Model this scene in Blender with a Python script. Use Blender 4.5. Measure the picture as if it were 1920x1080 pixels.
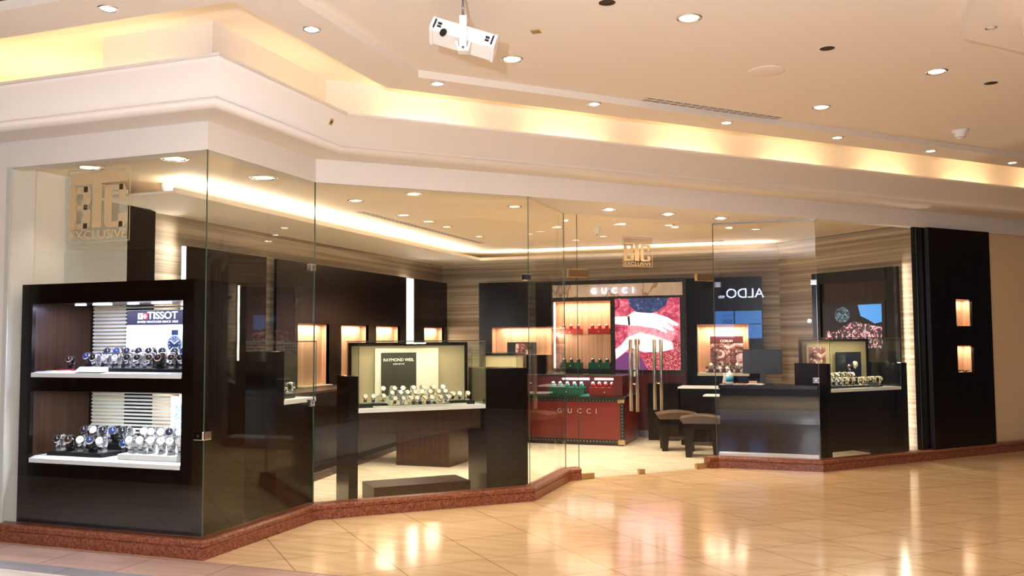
import bpy, bmesh, math, random
from mathutils import Vector, Matrix
PI = math.pi
for o in list(bpy.data.objects): bpy.data.objects.remove(o)
S = bpy.context.scene
COL = S.collection
random.seed(7)

# ------------------------------------------------------------------ camera, world, exposure
cam_d = bpy.data.cameras.new('camera'); cam = bpy.data.objects.new('camera', cam_d); COL.objects.link(cam)
cam_d.sensor_width = 36; cam_d.lens = 1658.6 / 1920 * 36
cam_d.clip_start = .05; cam_d.clip_end = 200
yaw, pitch, roll = .342048, .0586897, -.0060606
F_ = Vector((-math.sin(yaw) * math.cos(pitch), math.cos(yaw) * math.cos(pitch), math.sin(pitch)))
R_ = Vector((math.cos(yaw), math.sin(yaw), 0)); U_ = R_.cross(F_)
R2 = R_ * math.cos(roll) + U_ * math.sin(roll); U2 = R2.cross(F_)
m = Matrix((R2, U2, -F_)).transposed().to_4x4(); m.translation = Vector((3.92, -4.8874, 1.425))
cam.matrix_world = m
S.camera = cam
S.view_settings.view_transform = 'Standard'; S.view_settings.look = 'None'
S.view_settings.gamma = 1; S.view_settings.use_curve_mapping = False
S.view_settings.exposure = 0.18
S.cycles.transparent_max_bounces = 32
S.cycles.max_bounces = 10; S.cycles.diffuse_bounces = 5; S.cycles.glossy_bounces = 6
S.cycles.use_denoising = True
S.cycles.caustics_reflective = False
W = bpy.data.worlds.new('world'); S.world = W; W.use_nodes = True
W.node_tree.nodes['Background'].inputs[0].default_value = (.80, .86, 1, 1)
W.node_tree.nodes['Background'].inputs[1].default_value = .05

WARM = (1, .66, .34); AMBER = (1, .68, .33); SOFT = (1, .82, .62); COOL = (.82, .88, 1)
def light(name, kind, loc, power, color, size=.1, sizey=None, rot=None, parent=None, spot=None, blend=.5, direction=None, radius=None):
    d = bpy.data.lights.new(name, kind); d.energy = power; d.color = color
    if kind == 'AREA':
        d.shape = 'RECTANGLE' if sizey else 'SQUARE'; d.size = size
        if sizey: d.size_y = sizey
    else:
        d.shadow_soft_size = size
    if kind == 'SPOT': d.spot_size = spot or 2; d.spot_blend = blend
    o = bpy.data.objects.new(name, d); COL.objects.link(o); o.location = loc
    if rot: o.rotation_euler = rot
    if direction: o.rotation_euler = Vector(direction).to_track_quat('-Z', 'Y').to_euler()
    if parent: o.parent = parent
    return o
# the photographer's lamp, just beside and above the camera (its glint shows in the glass)
light('photo_lamp', 'POINT', (3.555, -4.86, 1.80), 740, (.88, .92, 1), size=.03)

# ------------------------------------------------------------------ materials
def newmat(name):
    m = bpy.data.materials.new(name); m.use_nodes = True
    return m, m.node_tree, m.node_tree.nodes['Principled BSDF']
def N(nt, t, **kw):
    n = nt.nodes.new(t)
    for k, v in kw.items():
        if k.startswith('i_'): n.inputs[int(k[2:])].default_value = v
        else: setattr(n, k, v)
    return n
def mat(name, col, rough=.5, metal=0, emit=None, es=0, coat=0, alpha=1):
    m, nt, b = newmat(name)
    b.inputs['Base Color'].default_value = (*col, 1); b.inputs['Roughness'].default_value = rough
    b.inputs['Metallic'].default_value = metal; b.inputs['Coat Weight'].default_value = coat
    b.inputs['Alpha'].default_value = alpha
    if emit:
        b.inputs['Emission Color'].default_value = (*emit, 1); b.inputs['Emission Strength'].default_value = es
    # every surface gets a little procedural unevenness
    if not emit and metal < .5:
        tc = N(nt, 'ShaderNodeTexCoord'); no = N(nt, 'ShaderNodeTexNoise'); no.inputs['Scale'].default_value = 14
        mr = N(nt, 'ShaderNodeMapRange'); mr.inputs[3].default_value = max(0, rough - .05); mr.inputs[4].default_value = min(1, rough + .05)
        nt.links.new(tc.outputs['Object'], no.inputs['Vector']); nt.links.new(no.outputs['Fac'], mr.inputs[0]); nt.links.new(mr.outputs[0], b.inputs['Roughness'])
    return m
def ramp(nt, stops, interp='LINEAR'):
    r = N(nt, 'ShaderNodeValToRGB'); cr = r.color_ramp; cr.interpolation = interp
    while len(cr.elements) < len(stops): cr.elements.new(.5)
    for e, (p, c) in zip(cr.elements, stops): e.position = p; e.color = (*c, 1)
    return r
def coords(nt, scale=(1, 1, 1), rot=(0, 0, 0), loc=(0, 0, 0), src='Object'):
    tc = N(nt, 'ShaderNodeTexCoord'); mp = N(nt, 'ShaderNodeMapping')
    mp.inputs['Scale'].default_value = scale; mp.inputs['Rotation'].default_value = rot; mp.inputs['Location'].default_value = loc
    nt.links.new(tc.outputs[src], mp.inputs['Vector']); return mp
def streaky(name, stops, scale, rough=.4, rot=(0, 0, 0), detail=4, coat=0, bump=0, nscale=1.0, spec=.5):
    m, nt, b = newmat(name); mp = coords(nt, scale, rot); no = N(nt, 'ShaderNodeTexNoise')
    no.inputs['Scale'].default_value = nscale; no.inputs['Detail'].default_value = detail
    r = ramp(nt, stops)
    nt.links.new(mp.outputs[0], no.inputs['Vector']); nt.links.new(no.outputs['Fac'], r.inputs[0]); nt.links.new(r.outputs[0], b.inputs['Base Color'])
    b.inputs['Roughness'].default_value = rough; b.inputs['Coat Weight'].default_value = coat; b.inputs['Specular IOR Level'].default_value = spec
    if bump:
        bp = N(nt, 'ShaderNodeBump'); bp.inputs['Strength'].default_value = bump; bp.inputs['Distance'].default_value = .01
        nt.links.new(no.outputs['Fac'], bp.inputs['Height']); nt.links.new(bp.outputs[0], b.inputs['Normal'])
    return m
M = {}
M['wenge'] = streaky('wenge', [(.3, (.003, .0013, .0007)), (.7, (.008, .0032, .0016))], (60, 60, 1.5), .25, spec=.25)
M['wenge_flat'] = streaky('wenge_satin', [(.3, (.005, .0025, .0015)), (.7, (.011, .005, .003))], (60, 60, 1.5), .32, spec=.10)
M['walnut'] = streaky('walnut', [(.3, (.022, .009, .004)), (.7, (.05, .02, .009))], (60, 60, 1.2), .35, spec=.3)
M['peach_wood'] = streaky('peach_wood', [(.3, (.52, .29, .17)), (.7, (.74, .46, .30))], (40, 40, .6), .5)
M['wallpaper'] = streaky('striped_wallpaper', [(.32, (.20, .155, .10)), (.5, (.36, .28, .19)), (.68, (.58, .48, .36))], (.25, .25, 22), .55, detail=3)
M['plaster'] = mat('cream_plaster', (.80, .745, .69), .7)
M['plaster_white'] = mat('white_plaster', (.84, .78, .70), .65)
M['plaster_grey'] = mat('grey_white_board', (.56, .57, .52), .5)
M['wall_beige'] = mat('beige_wall_paint', (.80, .60, .36), .7)
M['ceiling'] = mat('ceiling_paint', (.82, .75, .68), .75)
M['ceiling_in'] = mat('shop_ceiling_paint', (.80, .68, .52), .7)
M['white'] = mat('white_lacquer', (.86, .86, .86), .3)
M['offwhite'] = mat('cream_lacquer', (.80, .76, .62), .4)
M['tan'] = mat('tan_fabric_board', (.42, .33, .20), .8)
M['black'] = mat('black_lacquer', (.006, .006, .006), .4)
M['blackmatte'] = mat('black_felt', (.012, .012, .014), .8)
M['steel'] = mat('polished_steel', (.24, .23, .23), .3, 1)
M['chrome'] = mat('chrome', (.9, .9, .92), .08, 1)
M['gold'] = mat('gold_metal', (.95, .68, .30), .2, 1)
M['bronze'] = mat('bronze_patch_fitting', (.62, .45, .26), .3, 1)
M['burgundy'] = mat('burgundy_leather', (.13, .012, .010), .32)
M['burgundy_deep'] = mat('deep_burgundy_panel', (.075, .008, .010), .35)
M['emerald'] = mat('dark_green_leather', (.008, .08, .05), .35)
M['teal'] = mat('teal_cushion', (.05, .32, .32), .5)
M['red'] = mat('red_leather', (.42, .02, .02), .4)
M['brown_leather'] = mat('brown_leather_seat', (.07, .036, .012), .35)
M['paper'] = mat('white_paper', (.85, .85, .82), .6)
M['blue_label'] = mat('blue_label', (.03, .35, .60), .5)
M['plastic_grey'] = mat('grey_plastic', (.35, .35, .36), .5)
M['hole'] = mat('dark_hole', (.05, .025, .008), .9)
M['dimtan'] = mat('tan_film', (.62, .47, .28), .6)
M['greyfilm'] = mat('grey_frost', (.5, .48, .42), .6)
M['lamp_white'] = mat('lamp_glow_white', (1, 1, 1), .5, emit=(1, .93, .80), es=14)
M['lamp_warm'] = mat('lamp_glow_warm', (1, .9, .7), .5, emit=(1, .84, .62), es=2)
M['lamp_cool'] = mat('lamp_glow_cool', (1, 1, 1), .5, emit=(.80, .82, 1), es=12)
M['led'] = mat('led_strip_glow', (1, 1, 1), .5, emit=(1, .93, .84), es=3.0)
M['tube'] = mat('cove_tube_glow', (1, .9, .6), .5, emit=(1, .80, .42), es=1.5)
M['signblue'] = mat('sign_letter_glow', (1, 1, 1), .5, emit=(.70, .78, 1), es=2)
M['halo_'] = mat('sign_halo_glow', (1, 1, 1), .5, emit=(.55, .62, 1), es=1.6)
M['lightbox'] = mat('lightbox_white', (1, 1, 1), .5, emit=(.97, .98, 1), es=1.1)
M['ad_black'] = mat('sign_black', (.01, .01, .03), .4)
M['ad_blue'] = mat('poster_dial_blue', (.01, .03, .08), .4)
M['ad_grey'] = mat('poster_steel_grey', (.25, .33, .45), .4)
M['ad_red'] = mat('logo_red', (.8, .02, .03), .4, emit=(.9, .03, .05), es=.5)
M['ad_white'] = mat('logo_white', (.9, .9, .95), .4, emit=(.85, .88, 1), es=.7)
M['signface'] = mat('far_shop_sign_glow', (1, 1, 1), .5, emit=(.62, .74, 1), es=16)
M['bluescreen'] = mat('far_shop_screen', (.1, .3, .7), .5, emit=(.06, .24, .75), es=5)
M['screen_txt'] = mat('far_shop_screen_text', (.02, .02, .2), .5, emit=(.05, .02, .25), es=.6)

def granite():
    m, nt, b = newmat('red_granite'); mp = coords(nt); v = N(nt, 'ShaderNodeTexVoronoi'); v.inputs['Scale'].default_value = 130
    n = N(nt, 'ShaderNodeTexNoise'); n.inputs['Scale'].default_value = 45; n.inputs['Detail'].default_value = 5
    r = ramp(nt, [(.2, (.02, .006, .004)), (.42, (.17, .045, .02)), (.6, (.30, .09, .045)), (.85, (.42, .20, .12))])
    mx = N(nt, 'ShaderNodeMix'); mx.data_type = 'FLOAT'; mx.inputs[0].default_value = .45
    nt.links.new(mp.outputs[0], v.inputs['Vector']); nt.links.new(mp.outputs[0], n.inputs['Vector'])
    nt.links.new(n.outputs['Fac'], mx.inputs[2]); nt.links.new(v.outputs['Color'], mx.inputs[3])
    nt.links.new(mx.outputs[0], r.inputs[0]); nt.links.new(r.outputs[0], b.inputs['Base Color'])
    b.inputs['Roughness'].default_value = .28
    return m
M['granite'] = granite()
def tiles(name, c1, c2, line, w, ang, ox, oy, rough, veins=True, bevel=.004, h=None):
    m, nt, b = newmat(name)
    mp = coords(nt, (1, 1, 1), (0, 0, ang), (ox, oy, 0), 'Object')
    br = N(nt, 'ShaderNodeTexBrick'); br.offset = 0; br.squash = 1
    br.inputs['Scale'].default_value = 1; br.inputs['Mortar Size'].default_value = bevel; br.inputs['Mortar Smooth'].default_value = .2
    br.inputs['Brick Width'].default_value = w; br.inputs['Row Height'].default_value = h or w
    br.inputs['Color1'].default_value = (*c1, 1); br.inputs['Color2'].default_value = (*c2, 1); br.inputs['Mortar'].default_value = (*line, 1)
    nt.links.new(mp.outputs[0], br.inputs['Vector'])
    out = br.outputs['Color']
    if veins:
        m2 = coords(nt, (1.2, 7, 1), (0, 0, ang)); n = N(nt, 'ShaderNodeTexNoise'); n.inputs['Scale'].default_value = 1.6; n.inputs['Detail'].default_value = 8; n.inputs['Distortion'].default_value = .6
        r = ramp(nt, [(.3, (.80, .76, .70)), (.6, (1, 1, 1))]); mx = N(nt, 'ShaderNodeMix'); mx.data_type = 'RGBA'; mx.blend_type = 'MULTIPLY'; mx.inputs[0].default_value = .8
        nt.links.new(m2.outputs[0], n.inputs['Vector']); nt.links.new(n.outputs['Fac'], r.inputs[0])
        nt.links.new(out, mx.inputs[6]); nt.links.new(r.outputs[0], mx.inputs[7]); out = mx.outputs[2]
    nt.links.new(out, b.inputs['Base Color']); b.inputs['Roughness'].default_value = rough
    b.inputs['Specular IOR Level'].default_value = .3
    return m
a45 = math.radians(-45)
M['floor'] = tiles('cream_marble_tiles', (.76, .55, .33), (.72, .51, .29), (.36, .22, .10), .59, a45, .10, .26, .13)
M['floor_in'] = tiles('shop_marble_tiles', (.88, .78, .60), (.80, .68, .50), (.62, .50, .34), .30, a45, 0, 0, .16, h=.6, bevel=.002)
M['floor_pink'] = tiles('pink_stone_tiles', (.52, .36, .30), (.48, .33, .28), (.22, .13, .10), .62, 0, .3, .1, .25, bevel=.004, h=2.2)
M['floor_grey'] = tiles('grey_stone_tiles', (.30, .29, .31), (.27, .27, .29), (.15, .13, .12), .62, 0, 0, 0, .25)
M['floor_white'] = tiles('pale_stone_tiles', (.74, .66, .60), (.70, .63, .57), (.3, .25, .2), 1.2, 0, 0, 0, .25)
def speck(name, stops, scale, rough=.4, emit=0, tex='voronoi', warp=0):
    m, nt, b = newmat(name); mp = coords(nt)
    v = N(nt, 'ShaderNodeTexVoronoi' if tex == 'voronoi' else 'ShaderNodeTexNoise'); v.inputs['Scale'].default_value = scale
    if tex != 'voronoi': v.inputs['Detail'].default_value = 5; v.inputs['Distortion'].default_value = warp
    r = ramp(nt, stops)
    nt.links.new(mp.outputs[0], v.inputs['Vector']); nt.links.new(v.outputs['Color' if tex == 'voronoi' else 'Fac'], r.inputs[0]); nt.links.new(r.outputs[0], b.inputs['Base Color'])
    if emit:
        nt.links.new(r.outputs[0], b.inputs['Emission Color']); b.inputs['Emission Strength'].default_value = emit
    b.inputs['Roughness'].default_value = rough
    return m
M['mosaic'] = speck('dark_mosaic', [(.2, (.02, .012, .008)), (.6, (.09, .06, .045)), (.95, (.35, .28, .22))], 45, .3)
M['marble_sign'] = streaky('veined_marble', [(.38, (.70, .58, .50)), (.52, (.78, .66, .58)), (.56, (.36, .20, .08)), (.60, (.74, .62, .54)), (.8, (.82, .72, .65))], (1.0, 1, .45), .3, rot=(0, .9, 0), detail=5, nscale=5)
M['poster_pink'] = speck('poster_pink_print', [(.3, (.22, .01, .06)), (.5, (.60, .07, .16)), (.7, (.85, .35, .45))], 9, .4, emit=.55, tex='noise', warp=1.5)
M['poster_dish'] = speck('poster_dish_print', [(.3, (.55, .12, .22)), (.5, (.85, .30, .42)), (.7, (.95, .62, .68))], 14, .4, emit=.7, tex='noise', warp=2)
M['poster_purple'] = mat('poster_purple', (.12, .03, .14), .5, emit=(.14, .035, .16), es=.9)
M['poster_blue'] = speck('poster_denim', [(.35, (.01, .02, .09)), (.6, (.04, .07, .2)), (.75, (.4, .5, .7))], 16, .4, emit=.7, tex='noise', warp=2)
M['poster_skin'] = mat('poster_pale_skin', (.9, .75, .75), .5, emit=(1, .86, .86), es=.95)
M['poster_red'] = speck('poster_red_glitter', [(.2, (.25, .01, .03)), (.6, (.55, .04, .10)), (.9, (.95, .6, .6))], 90, .4, emit=.6)
M['tv'] = speck('tv_picture', [(.44, (.002, .002, .005)), (.50, (.02, .01, .03)), (.54, (.45, .03, .06)), (.60, (.8, .6, .65)), (.68, (.01, .01, .03)), (.8, (.05, .2, .6))], 13, .2, emit=.9, tex='noise', warp=2)
M['tv_oval'] = speck('tv_picture_figure', [(.4, (.005, .01, .02)), (.55, (.03, .10, .16)), (.65, (.3, .4, .5))], 22, .3, emit=.7, tex='noise', warp=2)
M['tv_sky'] = mat('tv_picture_sky', (.05, .25, .6), .2, emit=(.05, .28, .75), es=.9)
M['watch_ad'] = speck('watch_advert_print', [(.35, (.03, .012, .012)), (.5, (.3, .10, .09)), (.6, (.85, .7, .68)), (.8, (.9, .85, .85))], 6, .4, tex='noise', warp=2.5)
M['watch_ad_dark'] = speck('dark_watch_advert', [(.4, (.01, .012, .016)), (.6, (.04, .05, .06)), (.8, (.3, .4, .42))], 5, .4, tex='noise', warp=2)
M['flowers_ad'] = speck('blue_floral_print', [(.4, (.8, .85, .95)), (.55, (.1, .25, .6)), (.7, (.85, .88, .95))], 26, .4, emit=.6, tex='noise', warp=2)
M['watch_steel'] = mat('watch_steel', (.82, .82, .84), .18, 1)
M['watch_gold'] = mat('watch_gold', (.95, .72, .36), .2, 1)
M['watch_rose'] = mat('watch_rose_gold', (.9, .55, .40), .2, 1)
M['dial_white'] = mat('dial_white', (.85, .85, .85), .3)
M['dial_black'] = mat('dial_black', (.01, .01, .015), .2)
M['dial_blue'] = mat('dial_blue', (.01, .03, .12), .2)
M['strap_black'] = mat('strap_black', (.015, .012, .012), .5)
M['strap_brown'] = mat('strap_brown', (.14, .05, .02), .5)
def glass(name, tint=(1, 1, 1), boost=1.0, gl=(1, 1, 1)):
    m = bpy.data.materials.new(name); m.use_nodes = True; nt = m.node_tree; nt.nodes.clear()
    o = N(nt, 'ShaderNodeOutputMaterial'); t = N(nt, 'ShaderNodeBsdfTransparent'); g = N(nt, 'ShaderNodeBsdfGlossy'); mx = N(nt, 'ShaderNodeMixShader')
    t.inputs[0].default_value = (*tint, 1); g.inputs['Roughness'].default_value = .0; g.inputs[0].default_value = (*gl, 1)
    lw = N(nt, 'ShaderNodeLayerWeight'); lw.inputs['Blend'].default_value = .5
    p = N(nt, 'ShaderNodeMath', operation='POWER'); p.inputs[1].default_value = 5
    ml = N(nt, 'ShaderNodeMath', operation='MULTIPLY_ADD'); ml.inputs[1].default_value = .96; ml.inputs[2].default_value = .042 * boost
    nt.links.new(lw.outputs['Facing'], p.inputs[0]); nt.links.new(p.outputs[0], ml.inputs[0]); nt.links.new(ml.outputs[0], mx.inputs[0])
    nt.links.new(t.outputs[0], mx.inputs[1]); nt.links.new(g.outputs[0], mx.inputs[2]); nt.links.new(mx.outputs[0], o.inputs[0])
    return m
M['glass'] = glass('shopfront_glass', (.985, .995, .98), .85)
M['vglass'] = glass('vitrine_glass', (.97, .99, .965), .8)
M['glass_edge'] = mat('green_glass_edge', (.05, .09, .07), .2)

# ------------------------------------------------------------------ mesh helpers
class MB:
    def __init__(s): s.bm = bmesh.new(); s.mats = []; s.cur = 0
    def use(s, name):
        mm = M[name]
        if mm not in s.mats: s.mats.append(mm)
        s.cur = s.mats.index(mm); return s
    def _f(s, vs, smooth=False):
        try: f = s.bm.faces.new(vs); f.material_index = s.cur; f.smooth = smooth
        except ValueError: pass
    def box(s, x0, x1, y0, y1, z0, z1, bev=0):
        n0 = len(s.bm.verts)
        v = [s.bm.verts.new(p) for p in ((x0,y0,z0),(x1,y0,z0),(x1,y1,z0),(x0,y1,z0),(x0,y0,z1),(x1,y0,z1),(x1,y1,z1),(x0,y1,z1))]
        fs = []
        for q in ((0,3,2,1),(4,5,6,7),(0,1,5,4),(1,2,6,5),(2,3,7,6),(3,0,4,7)):
            f = s.bm.faces.new([v[i] for i in q]); f.material_index = s.cur; fs.append(f)
        if bev:
            es = list({e for f in fs for e in f.edges})
            bmesh.ops.bevel(s.bm, geom=es, offset=bev, segments=2, affect='EDGES', profile=.7)
        return s
    def prism(s, pts, axis, a, b):
        """extrude a 2D polygon along an axis: 'z' pts=(x,y); 'x' pts=(y,z); 'y' pts=(x,z)"""
        def P(p, t): return {'z': (p[0], p[1], t), 'x': (t, p[0], p[1]), 'y': (p[0], t, p[1])}[axis]
        A = [s.bm.verts.new(P(p, a)) for p in pts]; B = [s.bm.verts.new(P(p, b)) for p in pts]
        s._f(A[::-1]); s._f(B)
        for i in range(len(pts)): j = (i + 1) % len(pts); s._f([A[i], A[j], B[j], B[i]])
        return s
    def tube(s, pts, r, seg=10, smooth=True, r2=None):
        pts = [Vector(p) for p in pts]; rings = []
        for i, p in enumerate(pts):
            d = (pts[min(i + 1, len(pts) - 1)] - pts[max(i - 1, 0)]).normalized()
            up = Vector((0, 0, 1)) if abs(d.z) < .9 else Vector((1, 0, 0))
            a = d.cross(up).normalized(); b = d.cross(a)
            rr = r if r2 is None else r + (r2 - r) * i / (len(pts) - 1)
            rings.append([s.bm.verts.new(p + (a * math.cos(t) + b * math.sin(t)) * rr) for t in [2 * PI * k / seg for k in range(seg)]])
        for A, B in zip(rings, rings[1:]):
            for k in range(seg): s._f([A[k], A[(k + 1) % seg], B[(k + 1) % seg], B[k]], smooth)
        s._f(rings[0][::-1]); s._f(rings[-1]); return s
    def lathe(s, prof, seg=20, c=(0, 0, 0), mtx=None, smooth=True, cap=True):
        rings = []
        for r, z in prof:
            ring = []
            for k in range(seg):
                t = 2 * PI * k / seg; p = Vector((r * math.cos(t), r * math.sin(t), z))
                if mtx: p = mtx @ p
                ring.append(s.bm.verts.new(p + Vector(c)))
            rings.append(ring)
        for A, B in zip(rings, rings[1:]):
            for k in range(seg): s._f([A[k], A[(k + 1) % seg], B[(k + 1) % seg], B[k]], smooth)
        if cap: s._f(rings[0][::-1]); s._f(rings[-1])
        return s
    def sphere(s, c, r, sc=(1, 1, 1), seg=12):
        prof = [(max(r * math.sin(PI * i / seg), 1e-4), -r * math.cos(PI * i / seg)) for i in range(seg + 1)]
        return s.lathe(prof, seg + 4, c, Matrix.Diagonal((*sc, 1)).to_3x3().to_4x4())
    def done(s, name, parent=None, mtx=None, bevel=0):
        bmesh.ops.recalc_face_normals(s.bm, faces=s.bm.faces)
        me = bpy.data.meshes.new(name); s.bm.to_mesh(me); s.bm.free()
        for mm in s.mats: me.materials.append(mm)
        o = bpy.data.objects.new(name, me); COL.objects.link(o)
        if parent: o.parent = parent
        if mtx is not None: o.matrix_local = mtx
        if bevel:
            b = o.modifiers.new('bevel', 'BEVEL'); b.width = bevel; b.segments = 2; b.limit_method = 'ANGLE'
        return o
def mb(m): return MB().use(m)
def box(name, m, x0, x1, y0, y1, z0, z1, parent=None, bev=0):
    return mb(m).box(x0, x1, y0, y1, z0, z1, bev).done(name, parent)
def tag(o, label=None, cat=None, group=None, kind=None):
    if label: o['label'] = label
    if cat: o['category'] = cat
    if group: o['group'] = group
    if kind: o['kind'] = kind
    return o
def thing(name, label, cat, loc=(0, 0, 0), rot=0, group=None):
    o = bpy.data.objects.new(name, None); COL.objects.link(o); o.empty_display_size = .1
    o.location = loc; o.rotation_euler = (0, 0, rot); return tag(o, label, cat, group)
def struct(o, label=None, cat=None):
    o['kind'] = 'structure'
    if label: o['label'] = label; o['category'] = cat or o.name.split('_')[0]
    return o
def dup(root, loc, rotz=0, label=None, group=None, scale=None):
    r = root.copy(); COL.objects.link(r); r.location = loc; r.rotation_euler = (0, 0, rotz)
    if label: r['label'] = label
    if group: r['group'] = group
    if scale: r.scale = (scale,) * 3
    for ch in root.children:
        c = ch.copy(); COL.objects.link(c); c.parent = r
        for g in ch.children:
            d = g.copy(); COL.objects.link(d); d.parent = c
    return r
def text(body, name, m, size, parent, loc, rot=(PI / 2, 0, 0), ext=.002, width=None, align='CENTER', bold=0, sx=1):
    cu = bpy.data.curves.new(name, 'FONT'); cu.body = body; cu.size = size; cu.extrude = ext; cu.align_x = align; cu.offset = bold
    t = bpy.data.objects.new(name, cu); COL.objects.link(t)
    bpy.context.view_layer.update()
    me = bpy.data.meshes.new_from_object(t.evaluated_get(bpy.context.evaluated_depsgraph_get()))
    COL.objects.unlink(t); bpy.data.objects.remove(t)
    me.materials.clear(); me.materials.append(M[m])
    if width:
        xs = [v.co.x for v in me.vertices]; sx = width / (max(xs) - min(xs))
    for v in me.vertices: v.co.x *= sx
    o = bpy.data.objects.new(name, me); COL.objects.link(o); o.location = loc; o.rotation_euler = rot
    if parent: o.parent = parent
    return o
def board(mbd, u0, u1, z0, z1, y0, y1, holes=()):
    """panel in the xz plane, thickness y0..y1, with rectangular holes (u0,u1,z0,z1)"""
    us = sorted({u0, u1, *[h[0] for h in holes], *[h[1] for h in holes]}); zs = sorted({z0, z1, *[h[2] for h in holes], *[h[3] for h in holes]})
    for a, b in zip(us, us[1:]):
        run = None
        for c, d in zip(zs, zs[1:]):
            hole = any(h[0] - 1e-6 <= a and b <= h[1] + 1e-6 and h[2] - 1e-6 <= c and d <= h[3] + 1e-6 for h in holes)
            if not hole: run = (run[0], d) if run else (c, d)
            if hole and run: mbd.box(a, b, y0, y1, *run); run = None
        if run: mbd.box(a, b, y0, y1, *run)
    return mbd
def offset_path(path, o):
    """offset a polyline to its right-hand side"""
    res = []
    for i, p in enumerate(path):
        ns = []
        for a, b in ((i - 1, i), (i, i + 1)):
            if a >= 0 and b < len(path):
                d = (Vector(path[b]) - Vector(path[a])).normalized(); ns.append(Vector((d.y, -d.x)))
        if len(ns) == 1: q = ns[0] * o
        else: q = (ns[0] + ns[1]) * (o / (1 + ns[0].dot(ns[1])))
        res.append(Vector(p) + q)
    return res
def sweep(mbd, path, prof, close=False, smooth=()):
    cols = [offset_path(path, o) for o, z in prof]
    V = [[mbd.bm.verts.new((c[i].x, c[i].y, z)) for i in range(len(path))] for c, (o, z) in zip(cols, prof)]
    n = len(prof)
    for k in range(n if close else n - 1):
        A, B = V[k], V[(k + 1) % n]
        for i in range(len(path) - 1): mbd._f([A[i], A[i + 1], B[i + 1], B[i]], k in smooth)
    return mbd

# ------------------------------------------------------------------ plan of the shopfront
A46 = math.radians(46)
PL = (-1.78, 0); P0 = (0, 0); P1 = (0, 1.345); P2 = (1.39, 2.675); P3 = (1.39, 3.83); P4 = (2.73, 5.235); P5 = (3.835, 5.27)
P5 = (3.82, 5.235); P6 = (4.93, 6.46)
FD = Vector(P6) - Vector(P5); FD.normalize(); FA = math.atan2(FD.y, FD.x)
PR = Vector(P5) + FD * 12
GT, GB = 2.725, .125

# floors
struct(mb('floor').box(-14, 16, -12, 18, -.12, 0).done('floor'), 'cream marble tiled mall floor laid diagonally', 'floor')
fl = [(-.02, .02), (-.02, 1.36), (1.36, 2.70), P3, P4, (3.82, 5.31), P6, (3.1, 8.25), (-2.0, 8.25), (-2.0, .02)]
struct(mb('floor_in').prism(fl, 'z', .0005, .004).done('floor'), 'bright marble floor inside the watch shop', 'floor')
struct(mb('floor_pink').prism([(-8, -.07), (.12, -.07), (.12, -.07), (8, -.19), (8, -.46), (-8, -.46)], 'z', .0005, .003).done('trim_1'), 'pinkish stone floor border along the granite plinth', 'floor border')
struct(mb('floor_grey').box(-8, 8, -.62, -.46, .0005, .003).done('trim_2'), 'narrow grey stone strip in the floor border', 'floor border')
struct(mb('floor_white').box(-8, 8, -3, -.62, .0005, .003).done('trim_3'), 'pale stone floor area beyond the grey strip', 'floor')

# granite plinths (profile swept along the glass line)
gprof = [(-.06, 0), (.05, 0), (.05, .072), (.043, .078), (.05, .084), (.05, .108), (.035, .122), (.02, .125), (-.06, .125)]
def plinth(path, name, label):
    b = mb('granite'); sweep(b, path, gprof, close=True)
    for e in (0, -1):
        pass
    o = b.done(name); 
    # end caps
    bm = bmesh.new(); bm.from_mesh(o.data); bmesh.ops.holes_fill(bm, edges=[e for e in bm.edges if e.is_boundary]); bmesh.ops.recalc_face_normals(bm, faces=bm.faces); bm.to_mesh(o.data); bm.free()
    return struct(o, label, 'plinth')
dd = (Vector(P4) - Vector(P3)).normalized()
d3 = Vector(P3) + dd * .15; d4 = Vector(P4) - dd * .14
plinth([(-6, 0), P0, P1, P2, P3, tuple(d3)], 'trim_4', 'red granite plinth under the left shop windows')
plinth([tuple(d4), P4, P5, P6, tuple(Vector(P5) + FD * 1.86), tuple(PR)], 'trim_5', 'red granite plinth under the right shop windows and wall')

# ------------------------------------------------------------------ glass panes
def pane(n, a, b, label, z0=GB, z1=GT, name='window_%d', edge=True, clamps=()):
    a = Vector(a); b = Vector(b); d = b - a; L = d.length; ang = math.atan2(d.y, d.x)
    r = bpy.data.objects.new(name % n, None); COL.objects.link(r); r.location = (a.x, a.y, 0); r.rotation_euler = (0, 0, ang)
    struct(r, label, 'window' if 'window' in name else 'door')
    box('glass_pane', 'glass', .003, L - .003, .0, .010, z0, z1, r)
    if edge: box('polished_edge', 'glass_edge', L - .004, L - .001, .0, .010, z0, z1, r)
    for (u, z) in clamps:
        c = mb('chrome'); c.box(u - .035, u + .035, -.014, .024, z - .028, z + .028, .004); c.use('steel'); c.lathe([(.011, -.003), (.011, 0)], 10, (u, -.015, z), Matrix.Rotation(PI / 2, 4, 'X')); c.done('glass_clamp', r)
    return r, L
w1, L1 = pane(1, PL, P0, 'frameless glass pane at far left with a tan square logo above the watch cabinet', clamps=((1.745, .80),))
pane(2, P0, P1, 'narrow glass pane turning the front left corner, dark behind', clamps=((.03, .80), (1.30, 2.02), (1.30, .93)))
pane(3, P1, P2, 'wide glass pane in front of the grey-sign watch vitrine', clamps=((1.90, 1.99),))
pane(4, P2, P3, 'narrow glass pane leading back to the doorway')
def jamb(n, a, b, label): return pane(n, a, b, label, z0=.125)
jamb(5, P3, tuple(Vector(P3) + dd * .155), 'slim fixed glass strip left of the doors')
jamb(6, tuple(Vector(P4) - dd * .13), P4, 'slim fixed glass strip right of the doors')
pane(7, P4, P5, 'glass pane right of the doors in front of the dark desk', clamps=((.04, 2.03), (1.06, 2.03), (1.06, .97)))
pane(8, P5, P6, 'glass pane at the right in front of the vitrine with dark advert', clamps=())
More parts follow.
